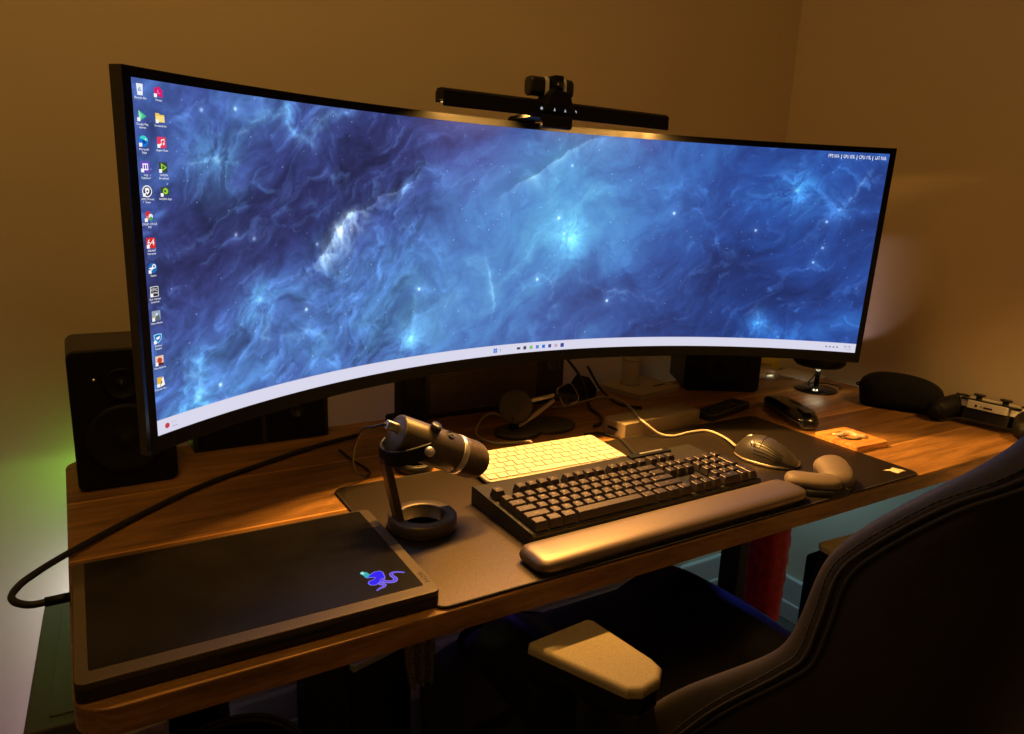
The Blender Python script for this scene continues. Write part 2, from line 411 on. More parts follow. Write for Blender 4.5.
def poly(pts, wob=.02, f=6, seed=200):
    """signed distance to a bent line: positive on its lower right side"""
    wx = wob * fbm(X, Y, f, 5, seed, .6); wy = wob * fbm(X, Y, f, 5, seed + 9, .6)
    best = np.full(X.shape, 9.); sign = np.zeros(X.shape); tt = np.zeros(X.shape); L = len(pts) - 1
    for i in range(L):
        ax, ay = pts[i][0] * 3.55, pts[i][1]; bx, by = pts[i + 1][0] * 3.55, pts[i + 1][1]
        dx, dy = bx - ax, by - ay; q = np.clip(((X + wx - ax) * dx + (Y + wy - ay) * dy) / (dx * dx + dy * dy), 0, 1)
        ex, ey = X + wx - ax - q * dx, Y + wy - ay - q * dy; d = np.hypot(ex, ey)
        k = d < best; best = np.where(k, d, best); sign = np.where(k, -(dx * ey - dy * ex), sign); tt = np.where(k, (i + q) / L, tt)
    return np.where(sign > 0, best, -best), tt
# the bright shock front across the left half
d, t = poly([(.165, .36), (.190, .47), (.213, .555), (.245, .64), (.275, .70), (.300, .735), (.335, .82)], .035)
a = np.where(d > 0, np.exp(-d / .045), np.exp(d / .018)) * (.30 + .60 * np.exp(-((t - .35) / .22) ** 2) + .35 * np.exp(-((t - .78) / .14) ** 2)) * np.clip(t * 5, 0, 1) * np.clip((1 - t) * 8, 0, 1)
glow(a * np.clip(.55 + 1.5 * fine, 0.1, 2), (85, 108, 100))
glow(np.exp(-((d - .012) / .042) ** 2) * np.exp(-((t - .33) / .17) ** 2) * np.clip(.6 + 1.6 * fine, 0, 2), (105, 110, 80))
img *= (1 - .28 * np.where(d < -.004, np.exp(d / .07), 0) * np.clip(t * 5, 0, 1) * (t < 1))[..., None]
# thin bright crest above the middle
d, t = poly([(.425, .68), (.455, .745), (.485, .80), (.505, .835), (.522, .88), (.545, .93), (.58, .985)], .018, 9, 230)
glow(np.where(d > 0, np.exp(-d / .03), np.exp(d / .006)) * np.clip(t * 3, 0, 1) * (.55 + .5 * np.clip(fine, -.5, 1)) * (1 - .5 * t), (85, 100, 75))
img *= (1 - .16 * np.where(d < 0, np.exp(d / .10), 0) * np.clip(t * 4, 0, 1))[..., None]
# curled edge cloud at the top left and its tail
d, t = poly([(.118, .93), (.135, .985), (.158, .975), (.165, .92), (.178, .87), (.195, .93), (.215, .985), (.235, 1.0)], .05, 7, 260)
glow(np.exp(-np.abs(d) / .020) * (.6 + 1.1 * np.clip(fine, 0, 1)), (60, 105, 105))
for u0, v0, r, col, k in ((.079, .80, .085, (70, 140, 150), 5), (.549, .530, .085, (55, 115, 105), 7), (.540, .555, .045, (55, 90, 80), 5), (.119, .355, .07, (60, 125, 130), 4),
                          (.317, .125, .055, (75, 140, 140), 4), (.881, .805, .085, (50, 130, 140), 6), (.852, .13, .05, (45, 120, 150), 4), (.945, .72, .06, (45, 85, 100), 3), (.885, .06, .05, (30, 85, 120), 3), (.045, .08, .10, (35, 85, 95), 3)):
    rr = np.hypot((uu - u0) * 3.55, vv - v0); an = np.arctan2(vv - v0, (uu - u0) * 3.55)
    ray = .42 + .35 * np.clip(fine * 1.5, -1, 1) + .25 * perlin(an * k + 20, rr * 5, 300 + k) + 1.5 * np.clip(ridge(X + .12 * fine + .05 * w1, Y + .12 * w1, 8, 4, 320 + k) - .62, 0, 1)
    glow(np.exp(-(rr / (r * 1.05)) ** 1.5) * np.clip(ray, 0, 2), col); glow(np.exp(-(rr / (r * .14)) ** 2) * .7, (80, 110, 95))
glow(np.exp(-(np.hypot((uu - .53) * 3.55, vv - .70) / .34) ** 2) * (.5 + .4 * streak), (6, 36, 27))
img = img * (1 - G(.40, .88, .30, .16)[..., None] * np.array([-.10, .08, .03]))
img = img * .94 + np.array([6, 5, 9])
# wisps trailing down
for pts, am in (([(.42, .52), (.43, .40), (.437, .28), (.435, .15)], .55), ([(.535, .40), (.53, .28), (.52, .12)], .4), ([(.56, .33), (.62, .28), (.70, .23)], .5), ([(.54, .31), (.50, .36), (.46, .38)], .35),
                ([(.318, .12), (.322, .25), (.326, .38)], .3), ([(.945, .71), (.962, .80), (.975, .86), (.985, .95)], .6), ([(.03, .78), (.055, .80), (.079, .80), (.10, .88), (.12, .90)], .6),
                ([(.12, .34), (.128, .30), (.118, .22), (.15, .20), (.185, .22), (.20, .16)], .5), ([(.02, .17), (.045, .14), (.058, .05)], .6), ([(.76, .40), (.82, .44), (.88, .40)], .3), ([(.83, .16), (.845, .22), (.86, .12), (.90, .06)], .4)):
    d, t = poly(pts, .03, 8, 400 + int(am * 100))
    glow(np.exp(-np.abs(d) / .0085) * am * .62 * np.clip(.6 + 1.5 * fine, .1, 1.6) * np.clip(np.minimum(t, 1 - t) * 6, 0, 1), (90, 120, 110))
# stars
rs = np.random.RandomState(5)
for i in range(620):
    u0, v0 = rs.rand(), rs.rand(); ix, iy = int(u0 * (NU - 4)) + 2, int(v0 * (NV - 4)) + 2
    img[iy, ix] += np.array((110, 120, 120)) * rs.rand() ** 1.6
for u0, v0, k in ((.53, .625, 1.), (.503, .345, .9), (.614, .235, 1.3), (.83, .60, 1.), (.175, .30, 1.), (.07, .10, 1.), (.327, .33, 1.), (.705, .665, 1.2), (.095, .575, .7), (.10, .955, .8), (.065, .94, .6), (.93, .53, .8), (.545, .86, .6), (.115, .56, .6), (.93, .66, 1.), (.19, .53, .6), (.92, .455, .9)):
    rr = np.hypot((uu - u0) * 3.55, vv - v0); glow(np.exp(-(rr / .0055) ** 2) * k, (140, 150, 140)); glow(np.exp(-(rr / .016)) * k * .45, (70, 95, 105))
img = np.clip(img, 0, 255)
# taskbar: pale band along the bottom of the screen
tb = vv < .047
img[tb] = (218, 216, 236)
c = img / 255.0; c = np.where(c <= .04045, c / 12.92, ((c + .055) / 1.055) ** 2.4)
su = (np.linspace(0, 1, NU) - .5) * SW; tv = (np.linspace(0, 1, NV) - .5) * SH
gs, gt = np.meshgrid(su, tv)
P = np.stack([R_ * np.sin(gs / R_), -(R_ - R_ * np.cos(gs / R_)), gt], -1).reshape(-1, 3) @ np.array(SROT).T + np.array(SP) - np.array((.69, .60, 0))
me = bpy.data.meshes.new('screen'); nv = NU * NV
idx = np.arange(nv).reshape(NV, NU); q = np.stack([idx[:-1, :-1], idx[:-1, 1:], idx[1:, 1:], idx[1:, :-1]], -1).reshape(-1, 4)
me.vertices.add(nv); me.vertices.foreach_set('co', P.astype(np.float32).ravel())
me.loops.add(q.size); me.loops.foreach_set('vertex_index', q.astype(np.int32).ravel())
me.polygons.add(len(q)); me.polygons.foreach_set('loop_start', np.arange(0, q.size, 4, dtype=np.int32))
at_ = me.color_attributes.new('wallpaper', 'FLOAT_COLOR', 'POINT')
at_.data.foreach_set('color', np.concatenate([c.reshape(-1, 3), np.ones((nv, 1))], 1).astype(np.float32).ravel())
me.update(); me.validate()
k = NT('screen_wallpaper'); a = k.n('ShaderNodeVertexColor', layer_name='wallpaper'); e = k.n('ShaderNodeEmission'); e.inputs[1].default_value = 1.0
k.l(a.outputs[0], e.inputs[0]); g = k.n('ShaderNodeBsdfGlossy', Roughness=.25); g.inputs[0].default_value = (.012, .012, .012, 1)
ad = k.n('ShaderNodeAddShader'); k.l(e.outputs[0], ad.inputs[0]); k.l(g.outputs[0], ad.inputs[1]); k.l(ad.outputs[0], k.out.inputs[0])
me.materials.append(k.m)
screen = bpy.data.objects.new('screen', me); C.objects.link(screen); screen.parent = mon
# bezel, shell
def strip(b, s0, s1, t0, t1, n, ns=60, mi=0, n2=None):
    rows = [[S(s0 + (s1 - s0) * i / ns, t, nn) for i in range(ns + 1)] for t, nn in ((t0, n), (t1, n if n2 is None else n2))]
    b.loft(rows, mi, False, False, None, False)
HW, HH = SW / 2, SH / 2
bx, bt, bb = .0102, .0102, .0175
b = B()
for s0, s1, t0, t1 in ((-HW - bx, HW + bx, HH, HH + bt), (-HW - bx, HW + bx, -HH - bb, -HH), (-HW - bx, -HW, -HH, HH), (HW, HW + bx, -HH, HH)):
    ns = 80 if s1 - s0 > .5 else 1
    strip(b, s0, s1, t0, t1, .0012, ns)
strip(b, -HW - bx, HW + bx, -HH - bb, -HH - bb - .003, .0012, 80, 0, -.004)     # small chamfer along the chin
strip(b, -HW, HW, HH, HH, .0012, 80, 0, -.001); strip(b, -HW, HW, -HH, -HH, .0012, 80, 0, -.001)
b.build('bezel', M['glass_frame'], mon, True)
b = B(); ns = 64
def back_n(f, tf):
    return -.015 - .055 * max(0, 1 - (2 * f - 1) ** 2) ** 1.2 * max(0, 1 - tf * tf) ** .6
rows = []
for t, tf in [(HH + bt, 1.)] + [((HH - .01) * x, x) for x in (.97, .8, .5, 0, -.5, -.8, -.97)] + [(-HH - bb - .003, -1.)]:
    rows.append([S((i / ns - .5) * (SW + 2 * bx), t, back_n(i / ns, tf)) for i in range(ns + 1)])
rows = [[S((i / ns - .5) * (SW + 2 * bx), HH + bt, .001) for i in range(ns + 1)]] + rows + [[S((i / ns - .5) * (SW + 2 * bx), -HH - bb - .003, -.004) for i in range(ns + 1)]]
b.loft(rows, 0, False, False, None, False)
for e_ in (0, ns): b.add([r[e_] for r in rows], [list(range(len(rows)))], 0, False)
b.build('housing', M['housing'], mon, True)
# pole stand behind
b = B(); b.box((.683, .655, .21), (.052, .045, .42), .006); b.slab(.64, .700, .615, .688, 0, .012, .012, .003); b.box((.745, .560, .385), (.19, .15, .045), .008)
b.build('stand', M['plastic_dk'], mon, True)

# taskbar and icons ------------------------------------------------
WHITE = em((.95, .95, .97)); 
def SM(s, t, n=.0006):       # local frame on the screen: x along s, y up
    p = S(s, t, n); ex = (S(s + .001, t, n) - p).normalized(); ey = (S(s, t + .001, n) - p).normalized(); ez = ex.cross(ey)
    m = Matrix.Identity(4)
    for i in range(3): m[i][0], m[i][1], m[i][2], m[i][3] = ex[i], ey[i], ez[i], p[i]
    return m
def disc(r, n=20, cx=0, cy=0): return [(cx + r * math.cos(2 * PI * i / n), cy + r * math.sin(2 * PI * i / n)) for i in range(n)]
def sq(x0, y0, x1, y1): return [(x0, y0), (x1, y0), (x1, y1), (x0, y1)]
ICON = .0108
def icon(u, v, shapes, caption, texts=(), shortcut=True):
    s, t = (u - .5) * SW, (v - .5) * SH; b = B(); mats = []
    def mi(c):
        m = WHITE if c == 'w' else em(rgb(*c))
        if m not in mats: mats.append(m)
        return mats.index(m)
    T = SM(s, t); z = 0
    for col, pts in shapes:
        z += .00008; b.add([(x * ICON, y * ICON, z) for x, y in pts], [list(range(len(pts)))], mi(col), False, T)
    for tx, size, x, y, col in texts:
        z += .00008; b.text(tx, size * ICON, T @ Matrix.Translation((x * ICON, y * ICON, z)), mi(col))
    if shortcut: b.add([(x * ICON, y * ICON, .0007) for x, y in sq(-.55, -.5, -.22, -.17)], [[0, 1, 2, 3]], mi('w'), False, T)
    for i, ln in enumerate(caption.split('\n')):
        b.text(ln, .0030, T @ Matrix.Translation((0, -ICON * .5 - .0034 - i * .0031, .0003)), mi('w'))
    b.build('icon', mats, screen, True)
CU0, CU1 = .0073, .0240
VS = [.972, .905, .840, .773, .708, .640, .567, .497, .430, .360, .293, .227, .163]
icon(CU0, VS[0], [((236, 240, 246), [(-.36, .5), (.36, .5), (.28, -.5), (-.28, -.5)]), ((60, 110, 190), [(-.02, .22), (.18, -.12), (-.22, -.12)]), ((236, 240, 246), disc(.07, 12))], 'Recycle Bin', shortcut=False)
icon(CU0, VS[1], [((70, 200, 140), [(-.32, .5), (.5, .0), (-.32, -.5)]), ((150, 230, 190), [(-.32, .5), (.05, .0), (-.32, -.5)])], 'Google Play\nGames')
icon(CU0, VS[2], [((20, 120, 210), disc(.5)), ((60, 210, 210), [(.5 * math.cos(a), .5 * math.sin(a)) for a in [x * .2 for x in range(0, 14)]]), ((20, 70, 160), disc(.2, 16, .06, -.06)), ((200, 240, 250), disc(.1, 12, .22, .16))], 'Microsoft\nEdge')
icon(CU0, VS[3], [((110, 70, 190), rrect(-.5, .5, -.5, .5, .12, 3)), ('w', sq(-.3, -.3, .3, .3)), ((110, 70, 190), sq(-.2, -.2, -.03, .2)), ((110, 70, 190), sq(.05, -.2, .2, .2))], 'Logi\nOptions+')
icon(CU0, VS[4], [('w', disc(.55)), ((40, 45, 70), disc(.45)), ('w', [(-.25, .25), (0, .34), (.25, .25), (.22, -.1), (0, -.32), (-.22, -.1)]), ((40, 45, 70), disc(.1, 10))], 'AMD Privacy\nView')
icon(CU0, VS[5], [((210, 50, 60), disc(.3, 14, -.1, .2)), ((230, 230, 235), disc(.25, 14, .2, .0)), ((60, 170, 90), disc(.2, 14, .2, -.22)), ((230, 120, 120), disc(.2, 14, -.2, -.15))], 'CPUID CPU-Z\nMSI')
icon(CU0, VS[6], [((215, 45, 45), rrect(-.52, .52, -.5, .5, .06, 2))], 'AIDA64\nExtreme', [('64', .85, 0, -.22, 'w')])
icon(CU0, VS[7], [((30, 110, 180), disc(.5)), ('w', disc(.22, 14, .15, .15)), ((30, 110, 180), disc(.12, 12, .15, .15)), ('w', [(-.5, .0), (-.1, -.2), (.1, .0), (.0, .12)])], 'Steam')
icon(CU0, VS[8], [('w', rrect(-.48, .48, -.5, .5, .06, 2)), ((38, 38, 44), rrect(-.42, .42, -.45, .45, .06, 2))], 'Epic Games\nLauncher', [('EPIC', .38, 0, .06, 'w'), ('GAMES', .24, 0, -.22, 'w')])
icon(CU0, VS[9], [((150, 165, 185), sq(-.5, -.5, .5, .5)), ((95, 105, 120), [(-.5, -.5), (.5, -.5), (.3, .1), (-.1, -.1)]), ((220, 225, 230), disc(.14, 12, .05, .15)), ((200, 180, 110), sq(-.4, -.2, -.1, .0))], 'Halo Infinite')
icon(CU0, VS[10], [((150, 225, 245), [(-.5, .42), (0, .5), (.5, .42), (.42, -.1), (0, -.5), (-.42, -.1)]), ((30, 110, 190), [(-.4, .34), (0, .42), (.4, .34), (.33, -.06), (0, -.4), (-.33, -.06)]), ('w', [(-.25, .1), (.25, .24), (.15, -.05), (-.1, -.12)])], 'Rocket\nLeague')
icon(CU0, VS[11], [((235, 200, 180), sq(-.5, -.5, .5, .5)), ((190, 70, 50), disc(.3, 14, .02, .02)), ((90, 40, 40), sq(-.5, -.5, .5, -.25))], 'Hearthstone')
icon(CU0, VS[12], [((235, 185, 60), sq(-.45, -.5, .1, .5)), ('w', [(-.1, -.5), (.45, -.4), (.3, .5), (.1, .3)]), ((60, 70, 90), [(-.1, -.3), (.05, .2), (.15, -.1)])], 'Counter-Str…')
icon(CU1, VS[0], [((215, 30, 110), [(-.45, .28), (.05, .5), (.45, .2), (.45, -.5), (-.1, -.35), (-.45, -.1)]), ((240, 120, 180), [(-.1, .2), (.0, .2), (.0, -.05), (.2, -.1), (.2, -.2), (-.1, -.12)])], 'Parsec')
icon(CU1, VS[1], [((240, 200, 90), [(-.5, .4), (-.1, .4), (.0, .28), (.5, .28), (.5, -.4), (-.5, -.4)]), ((250, 222, 130), sq(-.5, -.4, .5, .15))], 'Screenshots')
icon(CU1, VS[2], [((230, 60, 95), rrect(-.5, .5, -.5, .5, .12, 3)), ('w', disc(.1, 10, -.14, -.2)), ('w', disc(.1, 10, .2, -.14)), ('w', sq(-.08, -.2, -.03, .25)), ('w', sq(.25, -.14, .3, .32)), ('w', [(-.08, .16), (.3, .24), (.3, .34), (-.08, .26)])], 'Apple Music')
icon(CU1, VS[3], [((60, 70, 70), sq(-.48, -.48, .48, .48)), ((150, 210, 40), [(-.25, .4), (.42, .0), (-.25, -.4)]), ((60, 70, 70), [(-.12, .2), (.2, .0), (-.12, -.2)])], 'NVIDIA\nBroadcast')
icon(CU1, VS[4], [((60, 72, 70), sq(-.48, -.4, .48, .42)), ((150, 210, 40), disc(.3, 16, .08, .02)), ((60, 72, 70), disc(.12, 12, .02, .02))], 'NVIDIA App')
# performance overlay and taskbar marks
b = B()
for w, x0, x1 in (('FPS', 155, 215), ('N/A', 230, 292), ('|', 317, 323), ('GPU', 345, 412), ('0%', 430, 486), ('|', 512, 518), ('CPU', 540, 612), ('1%', 635, 686), ('|', 707, 713), ('LAT', 743, 798), ('N/A', 814, 876)):
    v_, _ = text2d(w); wd = (max(p[0] for p in v_) - min(p[0] for p in v_)); sz = .0088
    c_ = (.918 + ((x0 + x1) / 2 - 155) / 720 * .078 - .5) * SW; tw_ = (x1 - x0) / 720 * .078 * SW
    b.text(w, sz, SM(c_, (.970 - .5) * SH) @ Matrix.Diagonal((tw_ / (wd * sz), 1, 1, 1)), 0)
b.build('performance_overlay', WHITE, screen, True)
tmats = [em(rgb(*x)) for x in ((30, 120, 210), (70, 75, 90), (120, 190, 110), (90, 130, 210), (60, 70, 150), (200, 170, 190), (196, 62, 70), (150, 150, 170))]
tz = (.0235 - .5) * SH
def tb_(): b.build('taskbar_mark', tmats, screen, True)
def tq(u, w, h, mi, dy=0): b.add([(x, y + dy, 0) for x, y in sq(-w / 2, -h / 2, w / 2, h / 2)], [[0, 1, 2, 3]], mi, False, SM((u - .5) * SW, tz))
for i in (0, 1):
    for j in (0, 1): b = B(); b.add([(x, y, 0) for x, y in sq(-.0038 + i * .004, -.0038 + j * .004, -.0004 + i * .004, -.0004 + j * .004)], [[0, 1, 2, 3]], 0, False, SM((.444 - .5) * SW, tz)); tb_()
b = B(); tq(.4515, .0012, .005, 7); tb_()
for i, (w, h, mi) in enumerate(((.007, .004, 1), (.006, .006, 1), (.006, .006, 2), (.006, .006, 3), (.006, .006, 0), (.006, .006, 4), (.006, .006, 5), (.007, .007, 4))):
    b = B(); tq(.480 + i * .0098, w, h, mi); tb_()
b = B(); b.add([(x, y, 0) for x, y in disc(.0032, 14)], [list(range(14))], 6, False, SM((.0105 - .5) * SW, tz)); tb_()
b = B(); b.text('73°F', .0040, SM((.0175 - .5) * SW, tz + .0006), 5); b.text('Sunny', .0032, SM((.0185 - .5) * SW, tz - .0036), 7); b.build('weather_text', tmats, screen, True)
for i in range(4): b = B(); tq(.958 + i * .0052, .0034, .0034, 7); tb_()
b = B(); b.text('8:41 PM', .0040, SM((.988 - .5) * SW, tz + .0008), 1); b.text('1/12/2025', .0036, SM((.988 - .5) * SW, tz - .0036), 7)
b.build('clock_text', tmats, screen, True)

# ------------------------------------------------------------------ light bar on the monitor
BY, BZ, BX0, BX1 = .3520, .5834, .5952, 1.0230
lb = thing('monitor_light_bar', 'long black lamp bar clipped on top of the curved monitor, glowing downward', 'lamp', (.8005, BY + .02, .5700))
def bz(x): return .5847 - .0018 * (x - BX0) / (BX1 - BX0)
prof = [(a * .944, c_ * .944) for a, c_ in [(-.0145, .009), (-.007, .0134), (.009, .0134), (.0145, .007), (.0145, -.0062), (.0115, -.0062), (.0110, -.0035), (-.0115, -.0035), (-.0115, -.0135), (-.0145, -.0135)]]
b = B(); b.loft([[(x, BY + p[0], bz(x) + p[1]) for p in prof] for x in (BX0, BX1)], 0, False, True)
b.build('bar', M['plastic_dk'], lb, True)
k = NT('warm_diffuser'); e = k.n('ShaderNodeEmission'); e.inputs[0].default_value = (1, .62, .18, 1); e.inputs[1].default_value = 1.0; k.l(e.outputs[0], k.out.inputs[0])
B().box(((BX0 + BX1) / 2, BY, BZ - .0042), (BX1 - BX0 - .012, .018, .0010)).build('diffuser', k.m, lb, True)
b = B(); b.prism([(-.030, 0), (.034, 0), (.026, .012), (.020, .030), (-.010, .034), (-.022, .018)], -.017, .017, .002, 0, TR((.7925, BY, .5795), 0, PI / 2))
b.build('bracket', M['plastic_dk'], lb, True)
b = B(); b.slab(.7420, .8130, BY - .020, BY + .030, .5690, .5745, .004, .001); b.box((.7860, BY - .019, .5640), (.058, .010, .020), .004); b.box((.7900, BY + .045, .5757), (.05, .085, .006), .001); b.box((.7900, BY + .090, .553), (.05, .010, .05), .003)
b.build('clip', M['plastic_dk'], lb, True)
dm = em(rgb(190, 195, 210), .7)
for i, x in enumerate((.7610, .7830, .8030, .8250)):
    b = B(); T = TR((x, BY - (.0174 if i in (1, 2) else .0142), bz(x) - .0010), 0, PI / 2)
    pp = disc(.0023, 10) if i in (0, 3) else [(-.0018, -.0024), (.0018, -.0024), (0, .0024)]
    b.prism(pp, 0, .0004, 0, 0, T); b.build('touch_mark', dm, lb, True)

wc = thing('webcam', 'small black webcam with two silver bands perched over the lamp bar', 'webcam', (.7890, .3640, .5975))
WS = Matrix.Scale(1.10, 4)
WT = WS @ TR((0, 0, .0185), -.05, 0, 0)
b = B()
b.loft([[(x, y * f, z * f) for y, z in rrect(-.0115, .0115, -.0132, .0132, .008, 5)] for x, f in ((-.0345, .55), (-.0335, .9), (-.031, 1), (-.0015, 1), (.034, 1), (.0365, .9), (.0375, .55))], 0, False, True, WT)
b.build('body', M['gloss'], wc)
b = B(); b.slab(-.0005, .0155, -.0185, .010, -.0175, .0155, .003, .002, 0, WT); b.build('lens_block', M['plastic_dk'], wc)
b = B(); b.lathe([(0, 0), (.0058, 0), (.0062, .0015), (.0, .0022)], 20, 0, True, WT @ TR((.0075, -.0184, .002), 0, PI / 2)); b.build('lens', M['gloss'], wc)
for x in (-.0085, .0205):
    b = B(); b.loft([[(x + dx, y * f, z * f) for y, z in rrect(-.0118, .0118, -.0135, .0135, .008, 5)] for dx, f in ((-.003, 1.0), (-.0028, 1.015), (.0028, 1.015), (.003, 1.0))], 0, False, True, WT)
    b.build('silver_band', M['paper'], wc)
b = B(); b.box((.004, 0, .0025), (.020, .020, .008), .002, 2, 0, WS); b.build('mount', M['plastic_dk'], wc)

# ------------------------------------------------------------------ speakers
def speaker(name, label, loc, rz, w, d, h):
    t = thing(name, label, 'speaker', loc, rz, 'pair of black desktop speakers')
    b = B(); b.loft([[(x, y, z) for x, z in rrect(-w / 2, w / 2, 0, h, .012, 4)] for y in (0, d)], 0, False, True)
    b.build('cabinet', M['housing'], t)
    b = B(); b.loft([[(x * f, y, h / 2 + (z - h / 2) * f) for x, z in rrect(-w / 2, w / 2, .0005, h, .012, 4)] for y, f in ((-.002, 1), (-.010, 1), (-.012, .985))], 0, False, True)
    b.build('front_baffle', M['plastic_dk'], t)
    for nm, zc, r in (('tweeter', h * .76, .021), ('woofer', h * .36, .047)):
        b = B(); T = TR((0, -.0118, zc), 0, PI / 2)
        b.lathe([(r * 1.16, 0), (r * 1.14, .004), (r * 1.0, .005), (r * .93, .0035), (r * .55, -.0005 + .002), (r * .36, .0012), (r * .25, .004), (0, .0055)], 36, 0, True, T)
        b.build(nm, M['plastic_dk'] if nm == 'tweeter' else M['cone'], t)
    b = B(); b.lathe([(0, 0), (.0022, 0), (.002, .0008), (0, .001)], 12, 0, True, TR((-w * .26, -.012, h * .80), 0, PI / 2)); b.build('indicator', M['silver'], t)
    return t
speaker('desktop_speaker', 'black desktop speaker at the back left corner of the desk', (.172, .545, 0), 0, .135, .135, .212)
speaker('desktop_speaker', 'black toed-in speaker whose foot shows under the right half of the monitor', (1.478, .572, 0), math.radians(-30), .185, .14, .200)

# grille speaker
gs_ = thing('soundbar_speaker', 'wide dark speaker with mesh grille front under the middle of the monitor', 'speaker', (.885, .700, 0))
b = B(); b.box((0, 0, .0675), (.345, .10, .135), .006); b.build('cabinet', M['plastic'], gs_)
b = B()
for i in range(56):
    for j in range(19):
        x = -.158 + i * .0046; z = .014 + j * .0049
        b.box((x, -.0508, z), (.0028, .0014, .0030))
b.build('grille', M['grille_brown'], gs_)
b = B(); b.box((-.04, -.0506, .1195), (.24, .002, .0035)); b.build('slot_trim', M['brown_box'], gs_)
b = B(); b.lathe([(0, 0), (.0175, 0), (.0185, .002), (.0155, .0032), (.0135, .0015), (0, .0015)], 28, 0, True, TR((.139, -.0502, .091), 0, PI / 2)); b.text('C', .017, TR((.139, -.0522, .0855), 0, PI / 2), 0); b.build('round_badge', M['housing'], gs_)

# drawer box
db = thing('drawer_box', 'low dark two-drawer box at the back of the desk beside the left speaker', 'drawer box', (.395, .690, 0))
b = B(); b.box((0, 0, .05), (.235, .10, .10), .003); b.build('case', M['dark_card'], db)
for i in (-1, 1):
    b = B(); b.box((i * .057, -.0505, .05), (.106, .006, .088), .002); b.build('drawer', M['plastic_dk'], db)
    dr = db.children[-1]
    b = B(); b.lathe([(0, 0), (.011, 0), (.012, .003), (.009, .003), (.008, .001), (0, .001)], 20, 0, True, TR((i * .057, -.0532, .055), 0, PI / 2)); b.build('pull', M['steel_black'], dr)

# ------------------------------------------------------------------ desk mat
MX, MY, MR = .4359, .0045, math.radians(-.21)
dm_ = thing('desk_mat', 'long black cloth desk mat under the keyboards, small pale emblem at its right corner', 'desk mat', (MX, MY, 0), MR)
B().prism(rrect(0, .93, 0, .374, .014, 6), 0, .0036, .0008).build('cloth', M['mat_cloth'], dm_)
b = B(); o = rrect(0, .93, 0, .374, .014, 6); b.tube([(x, y, .0024) for x, y in o] + [(o[0][0], o[0][1], .0024)], .0016, 6); b.build('stitched_edge', M['mat_edge'], dm_)
b = B()
for pts in ([(-.018, .010), (-.001, .0075), (.0165, -.0115), (-.002, -.004)], [(-.010, .0005), (-.002, -.0035), (.006, -.0095), (-.007, -.0105)], [(.0, .008), (.011, .011), (.0185, -.009), (.008, -.0)]):
    b.prism([(x + .899, y + .027) for x, y in pts], .0034, .0041)
b.build('emblem', M['cream'], dm_)

# ------------------------------------------------------------------ laptop
lt = thing('laptop', 'closed black laptop with a glowing blue snake emblem, front left of the desk', 'laptop', (.090, .0165, 0), math.radians(-.63))
LW, LD = .353, .2405
b = B(); b.prism(rrect(0, LW, 0, LD, .009, 6), .0025, .0135, .0012); b.build('base', M['plastic'], lt)
base = lt.children[-1]
for x, y in ((.03, .02), (LW - .03, .02), (.03, LD - .03), (LW - .03, LD - .03)):
    B().slab(x - .018, x + .018, y - .004, y + .004, 0, .0027, .003).build('rubber_foot', M['rubber'], base)
b = B(); b.box((LW / 2, -.0002, .0105), (.11, .0016, .0022)); b.build('front_notch', M['plastic_dk'], base)
b = B(); b.prism(rrect(0, LW, 0, LD, .009, 6), .0142, .0208, .0014, seg=3); b.build('lid', M['lid_metal'], lt)
lid = lt.children[-1]
b = B(); b.prism(rrect(.012, .3395, .018, .2365, .002, 2), .0206, .02115, .0002); b.build('lid_skin', M['lid'], lid)
zt = .0212
body = [(.2866, .0628), (.2937, .066), (.3007, .07), (.306, .0696), (.3087, .0652), (.3076, .0576), (.3064, .0518), (.3024, .0489), (.2971, .045), (.2916, .0417), (.2866, .0439), (.2855, .0488), (.2883, .0529), (.2942, .0543), (.2974, .0572), (.2925, .0598), (.2888, .0601)]
strand = [(.3058, .0528), (.3003, .0478), (.3059, .0426), (.3114, .0402), (.3153, .0422), (.3164, .0473), (.3152, .0525), (.3163, .0577), (.3206, .059), (.3269, .0564), (.3308, .053)]
tail = [(.2948, .0418), (.2991, .0406), (.3003, .0367), (.2971, .034), (.293, .0329), (.2886, .0298)]
head = [(.2845, .0747), (.2879, .0767), (.2923, .0725), (.2937, .066), (.2898, .0612), (.2869, .062), (.2862, .0676), (.2844, .0715)]
def fat(pts, k):
    cx = sum(p[0] for p in pts) / len(pts); cy = sum(p[1] for p in pts) / len(pts)
    out = []
    for i, p in enumerate(pts):
        a, c_ = Vector(pts[i - 1]), Vector(pts[(i + 1) % len(pts)]); d = (c_ - a).normalized(); n = Vector((d.y, -d.x))
        if sum(pts[j - 1][0] * pts[j][1] - pts[j][0] * pts[j - 1][1] for j in range(len(pts))) < 0: n = -n
        out.append((p[0] + n.x * k, p[1] + n.y * k))
    return out
def ribbon(b, pts, w, z, mi):
    p = smooth_pts([(x, y, 0) for x, y in pts], 4); L = []; Rr = []
    for i, q in enumerate(p):
        d = (p[min(i + 1, len(p) - 1)] - p[max(i - 1, 0)]).normalized(); n = Vector((-d.y, d.x, 0))
        ww = w * (1 - .6 * (i / (len(p) - 1)) ** 2) * min(1, .5 + i / 4)
        L.append((q.x + n.x * ww, q.y + n.y * ww, z)); Rr.append((q.x - n.x * ww, q.y - n.y * ww, z))
    v = L + Rr; m = len(L); b.add(v, [[i, i + m, i + m + 1, i + 1] for i in range(m - 1)], mi)
b = B(); ec = [em(rgb(128, 122, 240), 1.0), em(rgb(58, 40, 236), 1.0), em(rgb(60, 170, 180), 1.0), em(rgb(190, 235, 225), 1.0), em(rgb(105, 80, 225), 1.0), em(rgb(150, 130, 225), 1.)]
